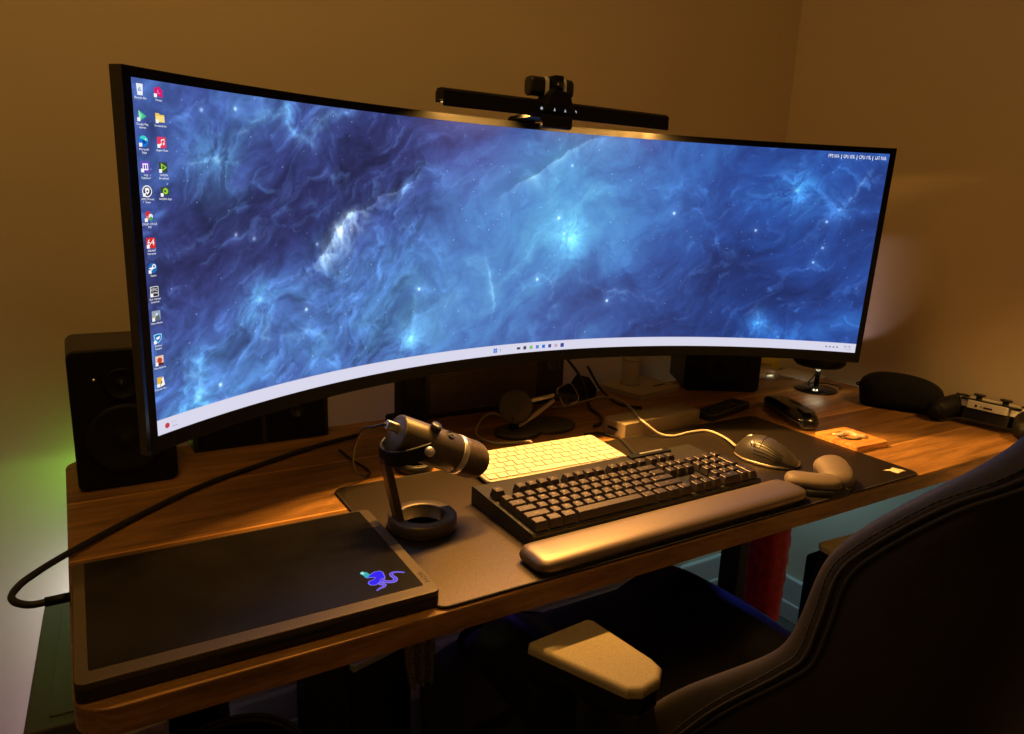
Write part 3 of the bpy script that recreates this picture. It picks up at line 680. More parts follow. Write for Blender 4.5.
b.add([(x, y, zt) for x, y in fat(body, .0006)], [list(range(len(body)))], 0); b.add([(x, y, zt + .0001) for x, y in fat(body, -.0005)], [list(range(len(body)))], 1)
ribbon(b, strand, .0030, zt + .00005, 5); ribbon(b, strand, .0021, zt + .00015, 4)
ribbon(b, tail, .0024, zt + .00005, 5); ribbon(b, tail, .0014, zt + .00015, 4)
b.add([(x, y, zt + .0002) for x, y in head], [list(range(len(head)))], 2)
b.add([(x, y, zt + .0003) for x, y in ((.2848, .0740), (.2878, .0755), (.289, .071), (.2868, .069))], [[0, 1, 2, 3]], 3)
b.build('glowing_emblem', ec, lid)
b = B(); b.text('RAZER', .0084, TR((.3493, .0345, .02095), PI / 2), 0); b.build('maker_name', M['plastic_dk'], lid)

# ------------------------------------------------------------------ keyboards
def keycap(b, cx, cy, w, d, z0, z1, mi=0, inset=.0024, T=None):
    rings = [rrect(cx - w / 2, cx + w / 2, cy - d / 2, cy + d / 2, .0012, 2), rrect(cx - w / 2 + inset * .9, cx + w / 2 - inset * .9, cy - d / 2 + inset, cy + d / 2 - inset * .5, .002, 2), rrect(cx - w / 2 + inset * 1.15, cx + w / 2 - inset * 1.15, cy - d / 2 + inset * 1.25, cy + d / 2 - inset * .75, .002, 2)]
    zs = (z0, z1 - .0006, z1)
    b.loft([[(x, y, z) for x, y in r] for r, z in zip(rings, zs)], mi, False, True, T)
kb = thing('mechanical_keyboard', 'full-size black mechanical keyboard with raised keys in front of the curved monitor', 'keyboard', (.6021, .0713, .0036), math.radians(.4))
KW, KD = .438, .166
tilt = math.radians(2.6)
KT = TR((0, 0, 0)) @ Matrix.Rotation(tilt, 4, 'X')
b = B()
b.loft([[(x, y, z) for y, z in ((0, 0.0), (0, .019), (.004, .0215), (KD - .004, .0285), (KD, .026), (KD, 0.0))] for x in (0, KW)], 0, False, True)
b.build('case', M['plastic'], kb)
b = B(); b.slab(.003, KW - .003, .003, KD - .004, .0190, .0212, .002, .0006, 0, KT); b.build('top_plate', M['kb_plate'], kb)
b = B()
b.box((KW * .765, KD - .013, .0235), (.088, .015, .0035), .001, 2, 0, KT); b.build('media_panel', M['plastic_dk'], kb)
mp_ = kb.children[-1]
B().box((KW * .775, KD - .012, .0255), (.050, .0042, .0008), 0, 2, 0, KT).build('silver_badge', M['silver'], mp_)
U = .01905
def krow(spec, x0):     # (label, width)
    out = []; x = x0
    for lb_, w in spec:
        if lb_ is not None: out.append((lb_, x + w / 2, w))
        x += w
    return out
rowsK = []
fn = [('Esc', 1), (None, 1)] + [('F%d' % i, 1) for i in range(1, 5)] + [(None, .5)] + [('F%d' % i, 1) for i in range(5, 9)] + [(None, .5)] + [('F%d' % i, 1) for i in range(9, 13)]
rowsK.append((5.6, krow(fn, 0) + krow([('Prt', 1), ('Scr', 1), ('Brk', 1)], 15.25)))
rowsK.append((4.25, krow([(c_, 1) for c_ in '`1234567890-='] + [('Bksp', 2)], 0) + krow([('Ins', 1), ('Hm', 1), ('PU', 1)], 15.25) + krow([('Num', 1), ('/', 1), ('*', 1), ('-', 1)], 18.5)))
rowsK.append((3.25, krow([('Tab', 1.5)] + [(c_, 1) for c_ in 'QWERTYUIOP[]'] + [('\\', 1.5)], 0) + krow([('Del', 1), ('End', 1), ('PD', 1)], 15.25) + krow([(c_, 1) for c_ in '789'], 18.5)))
rowsK.append((2.25, krow([('Caps', 1.75)] + [(c_, 1) for c_ in "ASDFGHJKL;'"] + [('Enter', 2.25)], 0) + krow([(c_, 1) for c_ in '456'], 18.5)))
rowsK.append((1.25, krow([('Shift', 2.25)] + [(c_, 1) for c_ in 'ZXCVBNM,./'] + [('Shift', 2.75)], 0) + krow([('^', 1)], 16.25) + krow([(c_, 1) for c_ in '123'], 18.5)))
rowsK.append((.25, krow([('Ctrl', 1.25), ('Win', 1.25), ('Alt', 1.25), ('SPACE', 6.25), ('Alt', 1.25), ('Fn', 1.25), ('Menu', 1.25), ('Ctrl', 1.25)], 0) + krow([('<', 1), ('v', 1), ('>', 1)], 15.25) + krow([('0', 2), ('.', 1)], 18.5)))
KX, KY = .0048, .004
nk = 0
extra = [('+', 21.5 + .5, 2.75, 1, 2), ('Ent', 21.5 + .5, .75, 1, 2)]
def kkey(lab, xc, yc, w, h, row):
    b = B(); x = KX + xc * U; y = KY + yc * U
    zt_ = .0335 + (.0012 if row in (0, 5) else 0)
    keycap(b, x, y, w * U - .0011, h * U - .0011, .0232, zt_, 0, .0028, KT)
    if lab != 'SPACE':
        sz = .0062 if len(lab) == 1 else .0034
        b.text(lab, sz, KT @ Matrix.Translation((x, y + .0006, zt_ + .00012)), 1)
    big = len(lab) > 2 and lab not in ('Prt', 'Scr', 'Brk', 'F10', 'F11', 'F12')
    b.build('spacebar' if lab == 'SPACE' else 'modifier_key' if big else 'key', [M['keycap'], M['legend']], kb)
for ri, (yc, ks) in enumerate(rowsK):
    for lab, xc, w in ks: kkey(lab, xc, yc + .25, w, 1, ri)
for lab, xc, yc, w, h in extra: kkey(lab, xc, yc + .25 + .25 - .25, w, h, 3)

wk = thing('compact_keyboard', 'white slim low-profile keyboard behind the black mechanical keyboard', 'keyboard', (.6535, .280, .0036), math.radians(-1.95))
wt = Matrix.Rotation(math.radians(3.2), 4, 'X')
b = B(); b.prism(rrect(0, .279, 0, .115, .010, 5), .0045, .0088, .0008, 0, wt); b.loft([[(.006, y, z) for y, z in ((.098, 0), (.098, .0095), (.112, .0100), (.112, 0))], [(.273, y, z) for y, z in ((.098, 0), (.098, .0095), (.112, .0100), (.112, 0))]], 0, False); b.loft([[(x, y, z) for y, z in ((.006, 0), (.006, .0045), (.010, .0047), (.010, 0))] for x in (.01, .269)], 0, False)
b.build('tray', M['alu_tray'], wk)
rowsW = [(0, [('fn', 1), ('^', 1), ('opt', 1), ('cmd', 1.25), ('SPACE', 5), ('cmd', 1.25), ('opt', 1), ('<', 1), ('v', 1), ('>', 1)]),
         (1, [('shift', 2.25)] + [(c_, 1) for c_ in 'ZXCVBNM,./'] + [('shift', 2.25)]), (2, [('caps', 1.75)] + [(c_, 1) for c_ in "ASDFGHJKL;'"] + [('return', 1.75)]),
         (3, [('tab', 1.5)] + [(c_, 1) for c_ in 'QWERTYUIOP[]'] + [('\\', 1)]), (4, [(c_, 1) for c_ in '`1234567890-='] + [('del', 1.5)]), (5, [('esc', 1.5)] + [('F%d' % i, 1) for i in range(1, 13)] + [('=', 1)])]
for r, ks in rowsW:
    tw = sum(w for _, w in ks); ux = .270 / tw; x = .0045; uy = .1055 / 6
    for lab, w in ks:
        b = B(); cx = x + w * ux / 2; cy = .0048 + (r + .5) * uy
        b.slab(cx - w * ux / 2 + .0012, cx + w * ux / 2 - .0012, cy - uy / 2 + .0012, cy + uy / 2 - .0012, .0089, .0108, .0018, .0004, 0, wt, 2)
        if lab != 'SPACE': b.text(lab, .0052 if len(lab) == 1 else .0032, wt @ Matrix.Translation((cx, cy - .0015, .0110)), 1)
        b.build('spacebar' if lab == 'SPACE' else 'key' if len(lab) < 3 else 'modifier_key', [M['key_white'], M['legend_grey']], wk); x += w * ux

# wrist rest -------------------------------------------------------
wr = thing('wrist_rest', 'long rounded black keyboard wrist rest along the front edge of the desk mat', 'wrist rest', (.825, .037, .0036), math.radians(.6))
rings = []
for i in range(41):
    u = i / 40; x = -.253 + .506 * u; e_ = min(1, (min(u, 1 - u) * .506 / .018)); e_ = math.sqrt(max(0, 1 - (1 - e_) ** 2)) if e_ < 1 else 1
    e_ = max(e_, .25)
    rings.append([(x, .032 * (.55 + .45 * e_) * math.copysign(abs(math.cos(a)) ** .62, math.cos(a)), .0105 + (.0105 * (.5 + .5 * e_)) * math.copysign(abs(math.sin(a)) ** .75, math.sin(a))) for a in [2 * PI * j / 28 for j in range(28)]])
b = B(); b.loft(rings, 0, True); b.build('cushion', M['rest'], wr)
b = B(); b.slab(-.248, .248, -.029, .029, 0, .004, .014); b.build('rubber_base', M['rubber'], wr)

# mouse ------------------------------------------------------------
MSC = .94
ms = thing('computer_mouse', 'graphite ergonomic mouse on the desk mat, white charging cable at its nose', 'mouse', (1.168, .168, .0036), math.radians(16))
ms.scale = (MSC, MSC, MSC)
def mouse_rings(k=1., lift=0.):
    rings = []
    for i in range(25):
        u = i / 24; y = -.062 + .124 * u; q = max(0, 1 - (2 * u - 1) ** 2) ** .5
        h = (.045 * max(0, math.sin(PI * min(1, (1 - u) * .62 + .24 * (1 - u) + .12))) ** .85) * (.35 + .65 * min(1, q * 1.5)) * k
        wl = (.038 + .006 * math.sin(PI * (1 - u)) ** 2 * 1.0) * (.18 + .82 * min(1, q * 1.12)) * k; wr_ = (.036 - .003 * u) * (.18 + .82 * min(1, q * 1.12)) * k
        ring = []
        for j in range(22):
            a = PI * j / 21
            cx = math.cos(a); w = wr_ if cx > 0 else wl
            x = w * cx - .004 * math.sin(a) - .005 * math.sin(a) * (1 - u); z = lift + .004 + h * math.sin(a) ** .75 * (1 - .22 * max(0, cx))
            ring.append((x, y, z))
        ring += [(-wl * .93, y, lift + .001), (wr_ * .93, y, lift + .001)]
        rings.append(ring)
    return rings
b = B(); b.loft(mouse_rings(), 0, True); b.build('shell', M['mouse_grey'], ms)
sh = ms.children[-1]
b = B()    # pale trim low along the sides
rg = mouse_rings(1.015)
b.loft([[(p[0], p[1], .0022 + .0045 * t) for p in [r[0] for r in rg] + [r[21] for r in rg][::-1]] for t in (0, 1)], 0, True, True); b.build('trim', M['mouse_base'], ms)
b = B(); b.box((0, 0, .001), (.05, .09, .002), .0009); b.build('glide_foot', M['rubber'], ms)
b = B(); b.lathe([(0, -.0042), (.0105, -.0042), (.0118, -.0028), (.0118, .0028), (.0105, .0042), (0, .0042)], 28, 0, True, TR((-.004, .033, .0318), 0, 0, PI / 2)); b.build('scroll_wheel', M['silver'], ms)
r0_ = mouse_rings()
b = B(); b.tube([Vector(r0_[i][11]) + Vector((0, 0, .0003)) for i in range(20, 24)], .0009, 6); b.build('button_seam', M['plastic_dk'], ms)
b = B(); b.tube([Vector(r0_[12][j]) + Vector((0, 0, .0002)) for j in range(4, 18)], .0008, 6); b.build('button_seam', M['plastic_dk'], ms)
b = B(); b.lathe([(0, -.003), (.0065, -.003), (.0072, 0), (.0065, .003), (0, .003)], 22, 0, True, TR(Vector(r0_[14][16]) + Vector((.002, .004, 0)), 0, .5, 0)); b.build('thumb_wheel', M['silver'], ms)
for jj in (15, 16, 17, 18, 19):
    b = B(); b.tube([Vector(r0_[i][jj]) + Vector((-.0006, 0, .0002)) for i in range(4, 15)], .0006, 6); b.build('thumb_ridge', M['plastic_dk'], ms)

def cable(name, label, pts, r, m='cable', k=6, ends=None):
    b = B(); b.tube(smooth_pts(pts, k), r, 8)
    o = b.build(name, M[m]); tag(o, label, 'cable'); return o
cable('charging_cable', 'white cable from the mouse across the beige box to behind the watch charger', [(1.153, .229, .0135), (1.185, .285, .008), (1.190, .333, .0065), (1.150, .342, .0065), (1.10, .339, .0065), (1.074, .352, .012), (1.053, .366, .030), (1.058, .396, .0345), (1.083, .443, .0345), (1.107, .512, .034), (1.102, .557, .028), (1.07, .590, .014), (1.03, .600, .004), (1.00, .612, .003)], .0024, 'white_cable')

# mouse wrist pad: two gel lobes on a dark glider
mw = thing('mouse_wrist_rest', 'taupe two-lobed gel wrist support in front of the graphite mouse', 'wrist rest', (1.150, .039, .0036), math.radians(4))
b = B(); b.prism([(-.066, .026), (-.060, -.012), (-.034, -.036), (.0, -.042), (.036, -.034), (.060, -.020), (.070, .010), (.062, .036), (.040, .044), (.022, .028), (.0, .012), (-.030, .026), (-.052, .038)], 0, .011, .003, 0, None, True, 3); b.build('glider', M['rubber'], mw)
def sausage(pts, rr, flat):
    b = B(); p = smooth_pts(pts, 6); n = len(p); rings = []
    def R(i):
        u = i / (n - 1); e_ = min(u, 1 - u) / .22; e_ = math.sqrt(max(.02, 1 - max(0, 1 - e_) ** 2)); return (rr[0] + (rr[1] - rr[0]) * u) * e_
    for i, q in enumerate(p):
        d = (p[min(i + 1, n - 1)] - p[max(i - 1, 0)]).normalized(); u = d.cross(Vector((0, 0, 1))).normalized()
        rings.append([q + u * (R(i) * math.cos(a)) + Vector((0, 0, R(i) * flat * math.sin(a))) for a in [2 * PI * k / 20 for k in range(20)]])
    b.loft(rings, 0, True); return b
sausage([(-.062, .032, .0185), (-.048, .010, .0185), (-.026, -.010, .0165), (.004, -.024, .0150)], (.019, .023), .62).build('left_lobe', M['brown_gel'], mw)
sausage([(-.004, -.024, .0160), (.018, -.012, .0200), (.036, .008, .0240), (.046, .026, .0250)], (.024, .031), .60).build('right_lobe', M['brown_gel'], mw)

# ------------------------------------------------------------------ microphone
mc = thing('microphone', 'graphite desktop microphone tilted on a ring stand, left end of the mat', 'microphone', (.505, .200, .0036))
O = Vector((.505, .200, .0036))
b = B(); b.lathe([(.0300, .0), (.0300, .018), (.0312, .0195), (.0445, .0195), (.0470, .0165), (.0475, .003), (.0455, 0), (.0300, 0)], 56); b.build('ring_base', M['mic_body'], mc)
A0 = Vector((.4645, .200, .1435)) - O; A1 = Vector((.5975, .200, .0805)) - O; d = (A1 - A0).normalized()
zx = Matrix.Identity(4); xax = Vector((0, 1, 0)); yax = d.cross(xax)
for i in range(3): zx[i][0], zx[i][1], zx[i][2], zx[i][3] = xax[i], yax[i], d[i], A0[i]
MT = zx; r0 = .0268; L = (A1 - A0).length
b = B(); b.lathe([(0, 0), (r0 - .004, 0), (r0 - .001, .0012), (r0, .004), (r0, .094), (r0 - .0005, .095), (0, .095)], 48, 0, True, MT); b.build('shell', M['mic_body'], mc)
b = B(); b.lathe([(r0 - .001, .0945), (r0 + .0008, .0955), (r0 + .0008, .1035), (r0 - .001, .1045)], 48, 0, True, MT); b.build('collar', M['silver'], mc)
b = B(); pr_ = [(r0 - .0006, .1042)]
for i in range(13):
    z = .1045 + (L - .1045) * i / 12; q = i / 12; rr = r0 * (1 - max(0, (q - .35) / .65) ** 2.6 * .55) if q < 1 else r0 * .42
    pr_ += [(rr - .0016, z), (rr + .0003, z + (L - .1045) / 40), (rr + .0003, z + (L - .1045) / 20)]
pr_ += [(r0 * .30, L + .0030), (0, L + .0036)]
b.lathe(pr_, 48, 0, False, MT); b.build('grille', M['mic_grille'], mc)
NV_ = -yax if yax.z < 0 else yax
def onbody(t, off): return A0 + d * t + NV_ * off
def face_m(p, zdir, xdir):
    m = Matrix.Identity(4); y = zdir.cross(xdir)
    for i in range(3): m[i][0], m[i][1], m[i][2], m[i][3] = xdir[i], y[i], zdir[i], p[i]
    return m
side = (NV_ + Vector((0, -.45, 0))).normalized()
b = B(); b.lathe([(0, -.002), (.0078, -.002), (.0080, .006), (.0072, .0072), (0, .0074)], 28, 0, True, face_m(A0 + d * .046 + side * r0, side, d)); b.build('gain_knob', M['mic_dark'], mc)
b = B(); T = face_m(A0 + d * .072 + side * (r0 + .0004), side, d)
b.lathe([(.0055, 0), (.0068, 0), (.0068, .0006), (.0055, .0006), (.0055, 0)], 24, 0, True, T); b.ell((-.001, 0, .0003), (.003, .0022, .0006), 12, 6, 1, 0, T); b.ell((.0028, .001, .0003), (.0016, .0016, .0006), 10, 6, 1, 0, T); b.build('emblem', M['mic_dark'], mc)
b = B(); T = face_m(A0 + NV_ * .008, -d, NV_); b.slab(-.0062, .0062, -.0045, .0045, -.002, .017, .003, .001, 0, T); b.build('plug', M['silver'], mc)
# yoke: a flat band round the rear of the body, hinge knobs on both sides
P0 = A0 + d * .036
path = [P0 + Vector((.004, -.0315, -.003)), P0 + Vector((-.018, -.0325, -.006)), P0 + Vector((-.036, -.029, -.009)), P0 + Vector((-.046, -.016, -.012)), P0 + Vector((-.049, 0, -.013))]
path = path + [Vector((p.x, -p.y, p.z)) for p in path[-2::-1]]
pp = smooth_pts(path, 5); rings = []
for i, p in enumerate(pp):
    t_ = (pp[min(i + 1, len(pp) - 1)] - pp[max(i - 1, 0)]).normalized(); n = t_.cross(Vector((0, 0, 1))).normalized(); u = Vector((0, 0, 1))
    rings.append([p + n * x + u * z for x, z in rrect(-.0025, .0025, -.0105, .0105, .002, 2)])
b = B(); b.loft(rings, 0, False); b.build('yoke', M['plastic_dk'], mc)
yk = mc.children[-1]
for sg in (-1, 1):
    b = B(); b.lathe([(0, -.005), (.0062, -.005), (.0066, .002), (.0055, .0042), (0, .0046)], 24, 0, True, TR(P0 + Vector((.000, sg * .0355, -.0025)), 0, PI / 2 * -sg * -1)); b.build('hinge_knob', M['silver'] if sg < 0 else M['mic_dark'], yk)
top = P0 + Vector((-.047, 0, -.016)); foot = Vector((-.034, .0, .012))
rings = []
for q in (0, .12, .9, 1):
    p = top.lerp(foot, q); w = .0105 if q < .95 else .012; rings.append([p + Vector((x, y, 0)) for x, y in rrect(-.0052, .0052, -w, w, .002, 2)])
b = B(); b.loft(rings, 0, False); b.build('stem', M['mic_body'], mc)
cable('microphone_cable', 'thin black cable hanging from the microphone plug down to the desk', [tuple(O + A0 + NV_ * .008 - d * .0185), (.443, .213, .152), (.436, .245, .138), (.443, .300, .090), (.470, .375, .030), (.495, .400, .0065), (.510, .418, .003), (.512, .445, .003), (.504, .496, .003), (.502, .545, .003)], .0020)
cable('power_cable', 'long black cable looping off the left desk edge to the laptop side', [(.0885, .205, .0085), (.071, .205, .0085), (.053, .208, .0075), (.040, .219, .008), (.0355, .232, .009), (.039, .247, .010), (.051, .268, .0105), (.086, .316, .0075), (.161, .392, .0052), (.261, .474, .0045), (.362, .528, .0045), (.47, .578, .0045), (.56, .605, .0045)], .0040)
pc = bpy.data.objects['power_cable']
b = B(); b.tube([(.0895, .205, .0085), (.066, .205, .0085)], .0052, 12); b.build('plug', M['plastic_dk'], pc)
pk = thing('round_puck', 'low round dark puck behind the microphone stand', 'puck', (.585, .412, 0))
b = B(); b.lathe([(0, 0), (.030, 0), (.033, .003), (.033, .012), (.031, .0145), (0, .0145)], 36); b.build('body', M['plastic'], pk)
b = B(); b.lathe([(.0285, .0145), (.031, .0146), (.0312, .0160), (.0285, .0160), (.0285, .0145)], 36); b.build('rim', M['housing'], pk)

# ------------------------------------------------------------------ charger with watch
ch = thing('watch_charger_stand', 'dark charging stand with an upright disc and pale arms behind the white keyboard', 'charger', (.870, .500, 0))
b = B(); b.lathe([(0, 0), (.046, 0), (.048, .002), (.048, .008), (.046, .010), (0, .010)], 40, 0, True, TR((-.030, -.006, 0)) @ Matrix.Diagonal((1, .8, 1, 1))); b.build('base', M['housing'], ch)
b = B(); b.lathe([(0, 0), (.056, 0), (.058, .002), (.058, .008), (.056, .0095), (0, .0095)], 44, 0, True, TR((.048, .004, 0)) @ Matrix.Diagonal((1, .8, 1, 1))); b.build('charging_pad', M['housing'], ch)
b = B(); b.lathe([(0, -.004), (.0315, -.004), (.0335, -.002), (.0335, .002), (.0315, .004), (0, .004)], 44, 0, True, TR((-.033, 0, .054), -.35, PI / 2 - .18)); b.build('upright_disc', M['housing'], ch)
b = B(); b.loft([[(-.044, -.006, z), (-.022, -.006, z), (-.022, .004, z), (-.044, .004, z)] for z in (.008, .035)], 0, False); b.build('neck', M['plastic_dk'], ch)
b = B(); b.tube([(-.006, .004, .060), (.060, .004, .0655)], .0042, 12); b.build('arm', M['white_plastic'], ch)
b = B(); b.tube([(-.028, -.008, .016), (.010, -.004, .034), (.056, 0, .057)], [.003, .0048, .0042], 12); b.build('arm', M['white_plastic'], ch)
wn_ = Vector((-.42, -.82, .40)).normalized(); WP = Vector((.087, -.004, .066))
xr = Vector((0, 0, 1)).cross(wn_).normalized(); yr = wn_.cross(xr)
q = math.radians(28); xr2 = xr * math.cos(q) + yr * math.sin(q)
WM = face_m(WP, wn_, xr2)
b = B(); b.lathe([(0, -.016), (.0145, -.016), (.0155, -.014), (.0155, -.0075), (0, -.0075)], 28, 0, True, WM); b.tube([(.056, .002, .0625), tuple(WP - wn_ * .012)], .005, 10); b.build('watch_puck', M['plastic_dk'], ch)
wa = thing('smart_watch', 'silver rimmed dark-faced watch body held on the charging stand arm', 'watch', tuple(WP + Vector((.870, .500, 0))))
wa.rotation_euler = WM.to_euler()
b = B()
b.loft([[(x * f, y * f, z) for x, y in rrect(-.0185, .0185, -.0218, .0218, .010, 5)] for z, f in ((-.0068, .80), (-.0045, .96), (-.001, 1), (.002, 1), (.0035, .965))], 0, True); b.build('case', M['alu_tray'], wa)
b = B(); b.loft([[(x * f, y * f, z) for x, y in rrect(-.0168, .0168, -.0201, .0201, .009, 5)] for z, f in ((.003, 1), (.0042, 1), (.0050, .94))], 0, True); b.build('display', M['gloss'], wa)
b = B(); b.lathe([(0, 0), (.0032, 0), (.0034, .001), (.0032, .0024), (0, .0024)], 16, 0, True, TR((-.0183, .008, -.001), 0, 0, -PI / 2)); b.build('crown', M['silver'], wa)
cable('keyboard_cable', 'white cable curling from the charging disc to the back of the white keyboard', [(.836, .513, .018), (.826, .552, .026), (.806, .556, .026), (.785, .548, .016), (.768, .530, .004), (.758, .495, .003), (.767, .462, .003), (.790, .446, .004), (.806, .430, .009), (.8105, .408, .0165), (.8105, .398, .0175)], .0022, 'white_cable')

# small box, white stand, remote, cases -------------------------------
bb_ = thing('flat_box', 'flat beige slim box device behind the right end of the white keyboard', 'box', (1.1165, .4145, 0), math.radians(3))
b = B(); b.box((0, 0, .015), (.212, .060, .030), .0022, 3); b.build('shell', M['beige'], bb_)
b = B(); b.box((-.1058, .004, .0125), (.0016, .030, .005), .0006); b.build('port_slot', M['plastic_dk'], bb_)
st = thing('white_stand', 'pale stand with a flat square foot and round neck behind the beige box', 'stand', (1.295, .665, 0), math.radians(11))
b = B(); b.slab(-.080, .080, -.068, .068, 0, .012, .008, .002); b.build('foot', M['pale_stand'], st)
b = B(); b.lathe([(0, .012), (.026, .012), (.024, .016), (.021, .020), (.021, .16), (0, .16)], 32, 0, True, TR((-.012, .018, 0))); b.lathe([(.0214, .070), (.0222, .071), (.0222, .076), (.0214, .077)], 32, 0, True, TR((-.012, .018, 0))); b.build('neck', M['pale_stand'], st)
b = B(); b.box((.035, -.035, .0122), (.045, .006, .0012)); b.build('slot', M['plastic_dk'], st)
for i, (pts, lab) in enumerate((([(1.085, .700, .10), (1.10, .64, .05), (1.075, .575, .006), (1.06, .52, .0045), (1.03, .475, .0045), (1.00, .46, .0045)], 'black cable dropping between the mesh speaker and the white stand'), ([(.945, .418, .0075), (.985, .420, .004), (.997, .385, .004), (.985, .345, .0062), (.962, .289, .0066), (.950, .250, .0085)], 'black keyboard cable passing the corner of the beige box'), ([(1.165, .705, .06), (1.165, .655, .02), (1.16, .60, .0045), (1.155, .555, .0045), (1.18, .52, .0045)], 'black cable lying in front of the white stand foot'))):
    cable('black_cable', lab, pts, .003)
tp = thing('plug_adapter', 'black wedge-shaped adapter under the monitor beside the mesh speaker', 'adapter', (1.105, .655, 0), .3)
b = B(); b.loft([[(x, y, z) for x, z in ((-.04, 0), (.045, 0), (.045, .02), (.012, .052), (-.015, .030), (-.04, .024))] for y in (-.018, .018)], 0, False); b.build('body', M['plastic_dk'], tp)

rc = thing('remote_control', 'slim black remote control with pale number buttons beside the beige box', 'remote', (1.335, .430, 0), math.radians(14))
b = B(); b.slab(-.085, .085, -.024, .024, 0, .014, .008, .003); b.build('body', M['plastic'], rc)
for i in range(9):
    for j in range(3):
        b = B(); x = -.066 + i * .0135; y = -.013 + j * .013
        b.slab(x - .0045, x + .0045, y - .0036, y + .0036, .0135, .0158, .002, .0006); b.text(str((i * 3 + j) % 10), .005, TR((x, y - .0018, .0159), PI / 2 * 0), 1)
        b.build('button', [M['rubber'], M['legend']], rc)
gc = thing('glossy_case', 'glossy black rounded long case lying beyond the right end of the desk mat', 'case', (1.450, .343, 0), math.radians(61))
rings = []
for i in range(25):
    u = i / 24; x = -.105 + .21 * u; q = max(0, 1 - abs(2 * u - 1) ** 3.2) ** .45; w = .030 * (.35 + .65 * q); h = (.040 - .010 * u) * (.35 + .65 * q)
    rings.append([(x, w * math.copysign(abs(math.cos(a)) ** .7, math.cos(a)), h / 2 + h / 2 * math.copysign(abs(math.sin(a)) ** .7, math.sin(a))) for a in [2 * PI * j / 24 for j in range(24)]])
b = B(); b.loft(rings, 0, True); b.build('shell', M['gloss'], gc)
b = B(); b.tube([(r[0][0], r[0][1] * 1.01, r[0][2]) for r in rings] + [(r[12][0], r[12][1] * 1.01, r[12][2]) for r in rings[::-1]] + [(rings[0][0][0], rings[0][0][1] * 1.01, rings[0][0][2])], .0011, 6); b.build('seam', M['housing'], gc)
b = B(); b.slab(-.102, -.055, -.012, .012, .0372, .0395, .008, .001, 0, TR((0, 0, -.001), 0, 0, .02)); b.build('clasp', M['housing'], gc)

# wooden coaster block with inlay
cs = thing('wooden_coaster', 'square orange wooden block with a dark ring and pale curl on top', 'coaster', (1.414, .169, 0), math.radians(-2))
b = B(); b.slab(-.047, .047, -.049, .049, 0, .0125, .006, .0012); b.build('block', M['coaster_wood'], cs)
b = B(); b.lathe([(.018, .0122), (.0245, .0122), (.024, .0150), (.0185, .0150), (.018, .0122)], 36, 0, True, TR((-.004, .002, 0))); b.build('ring_inlay', M['ring'], cs)
b = B(); b.tube(smooth_pts([(-.030, .020, .0145), (-.018, .010, .0155), (-.004, .012, .016), (.006, .004, .0165), (.004, -.008, .016), (.014, -.018, .0155), (.024, -.016, .0145)], 5), [.003 + .0035 * math.sin(PI * i / 30) for i in range(31)], 10); b.build('curl_inlay', M['resin'], cs)

# mouse at the back, yellow pad, little stand -------------------------
m2 = thing('computer_mouse', 'small silver-topped black mouse under the right part of the monitor', 'mouse', (1.690, .625, 0), math.radians(60))
b = B()
rings = []
for i in range(17):
    u = i / 16; y = -.050 + .10 * u; q = max(0, 1 - (2 * u - 1) ** 2) ** .5
    rings.append([(.029 * (.15 + .85 * q) * math.cos(a), y, .0335 * (.12 + .88 * q) * max(0, math.sin(a)) ** .8 * (1 - .25 * u)) for a in [PI * j / 18 for j in range(19)]])
b.loft(rings, 0, True); b.build('shell', M['silver'], m2)
b = B(); b.loft([[(x * .9, y * 1.0, z) for x, y in [(.029 * math.cos(2 * PI * j / 32), .050 * math.sin(2 * PI * j / 32)) for j in range(32)]] for z in (0, .010)], 0, True); b.build('base', M['plastic_dk'], m2)
b = B(); b.lathe([(0, -.003), (.009, -.003), (.009, .003), (0, .003)], 20, 0, True, TR((0, .030, .0235), 0, 0, PI / 2)); b.build('scroll_wheel', M['rubber'], m2)
yp = thing('yellow_pad', 'yellow note pad leaning by the wall behind the silver mouse', 'note pad', (1.77, .672, 0), math.radians(25))
b = B(); b.box((0, 0, .014), (.085, .05, .028), .003); b.build('pages', M['yellow'], yp)
b = B(); b.box((0, 0, .0295), (.087, .052, .003), .001); b.build('cover', M['yellow'], yp)
pw = thing('paper_sheet', 'white paper sheet lying by the right wall behind the little stand', 'paper', (1.800, .590, 0), math.radians(10))
b = B(); b.box((0, 0, .0035), (.09, .11, .006), .001); b.build('sheets', M['paper'], pw)

ls = thing('small_stand', 'small black stand with disc base and thin pole under the monitor corner', 'stand', (1.713, .470, 0))
b = B(); b.lathe([(0, 0), (.050, 0), (.052, .002), (.050, .005), (.012, .007), (.008, .011), (0, .011)], 40); b.build('base', M['gloss'], ls)
b = B(); b.tube([(0, 0, .008), (0, 0, .062)], .0062, 14); b.build('pole', M['gloss'], ls)
b = B(); b.lathe([(0, .058), (.018, .058), (.054, .066), (.062, .074), (.062, .090), (.054, .098), (0, .100)], 36); b.build('head', M['plastic_dk'], ls)
b = B(); b.lathe([(0, .0572), (.014, .0572), (.014, .0582), (0, .0582)], 24); b.build('diffuser', em((1, .86, .52), 9.0), ls)
cable('thin_cable', 'thin black cable looping behind the small disc-based stand', [(1.742, .487, .0595), (1.750, .492, .050), (1.742, .505, .020), (1.755, .52, .003), (1.79, .50, .003), (1.80, .465, .003), (1.775, .445, .003)], .0016)

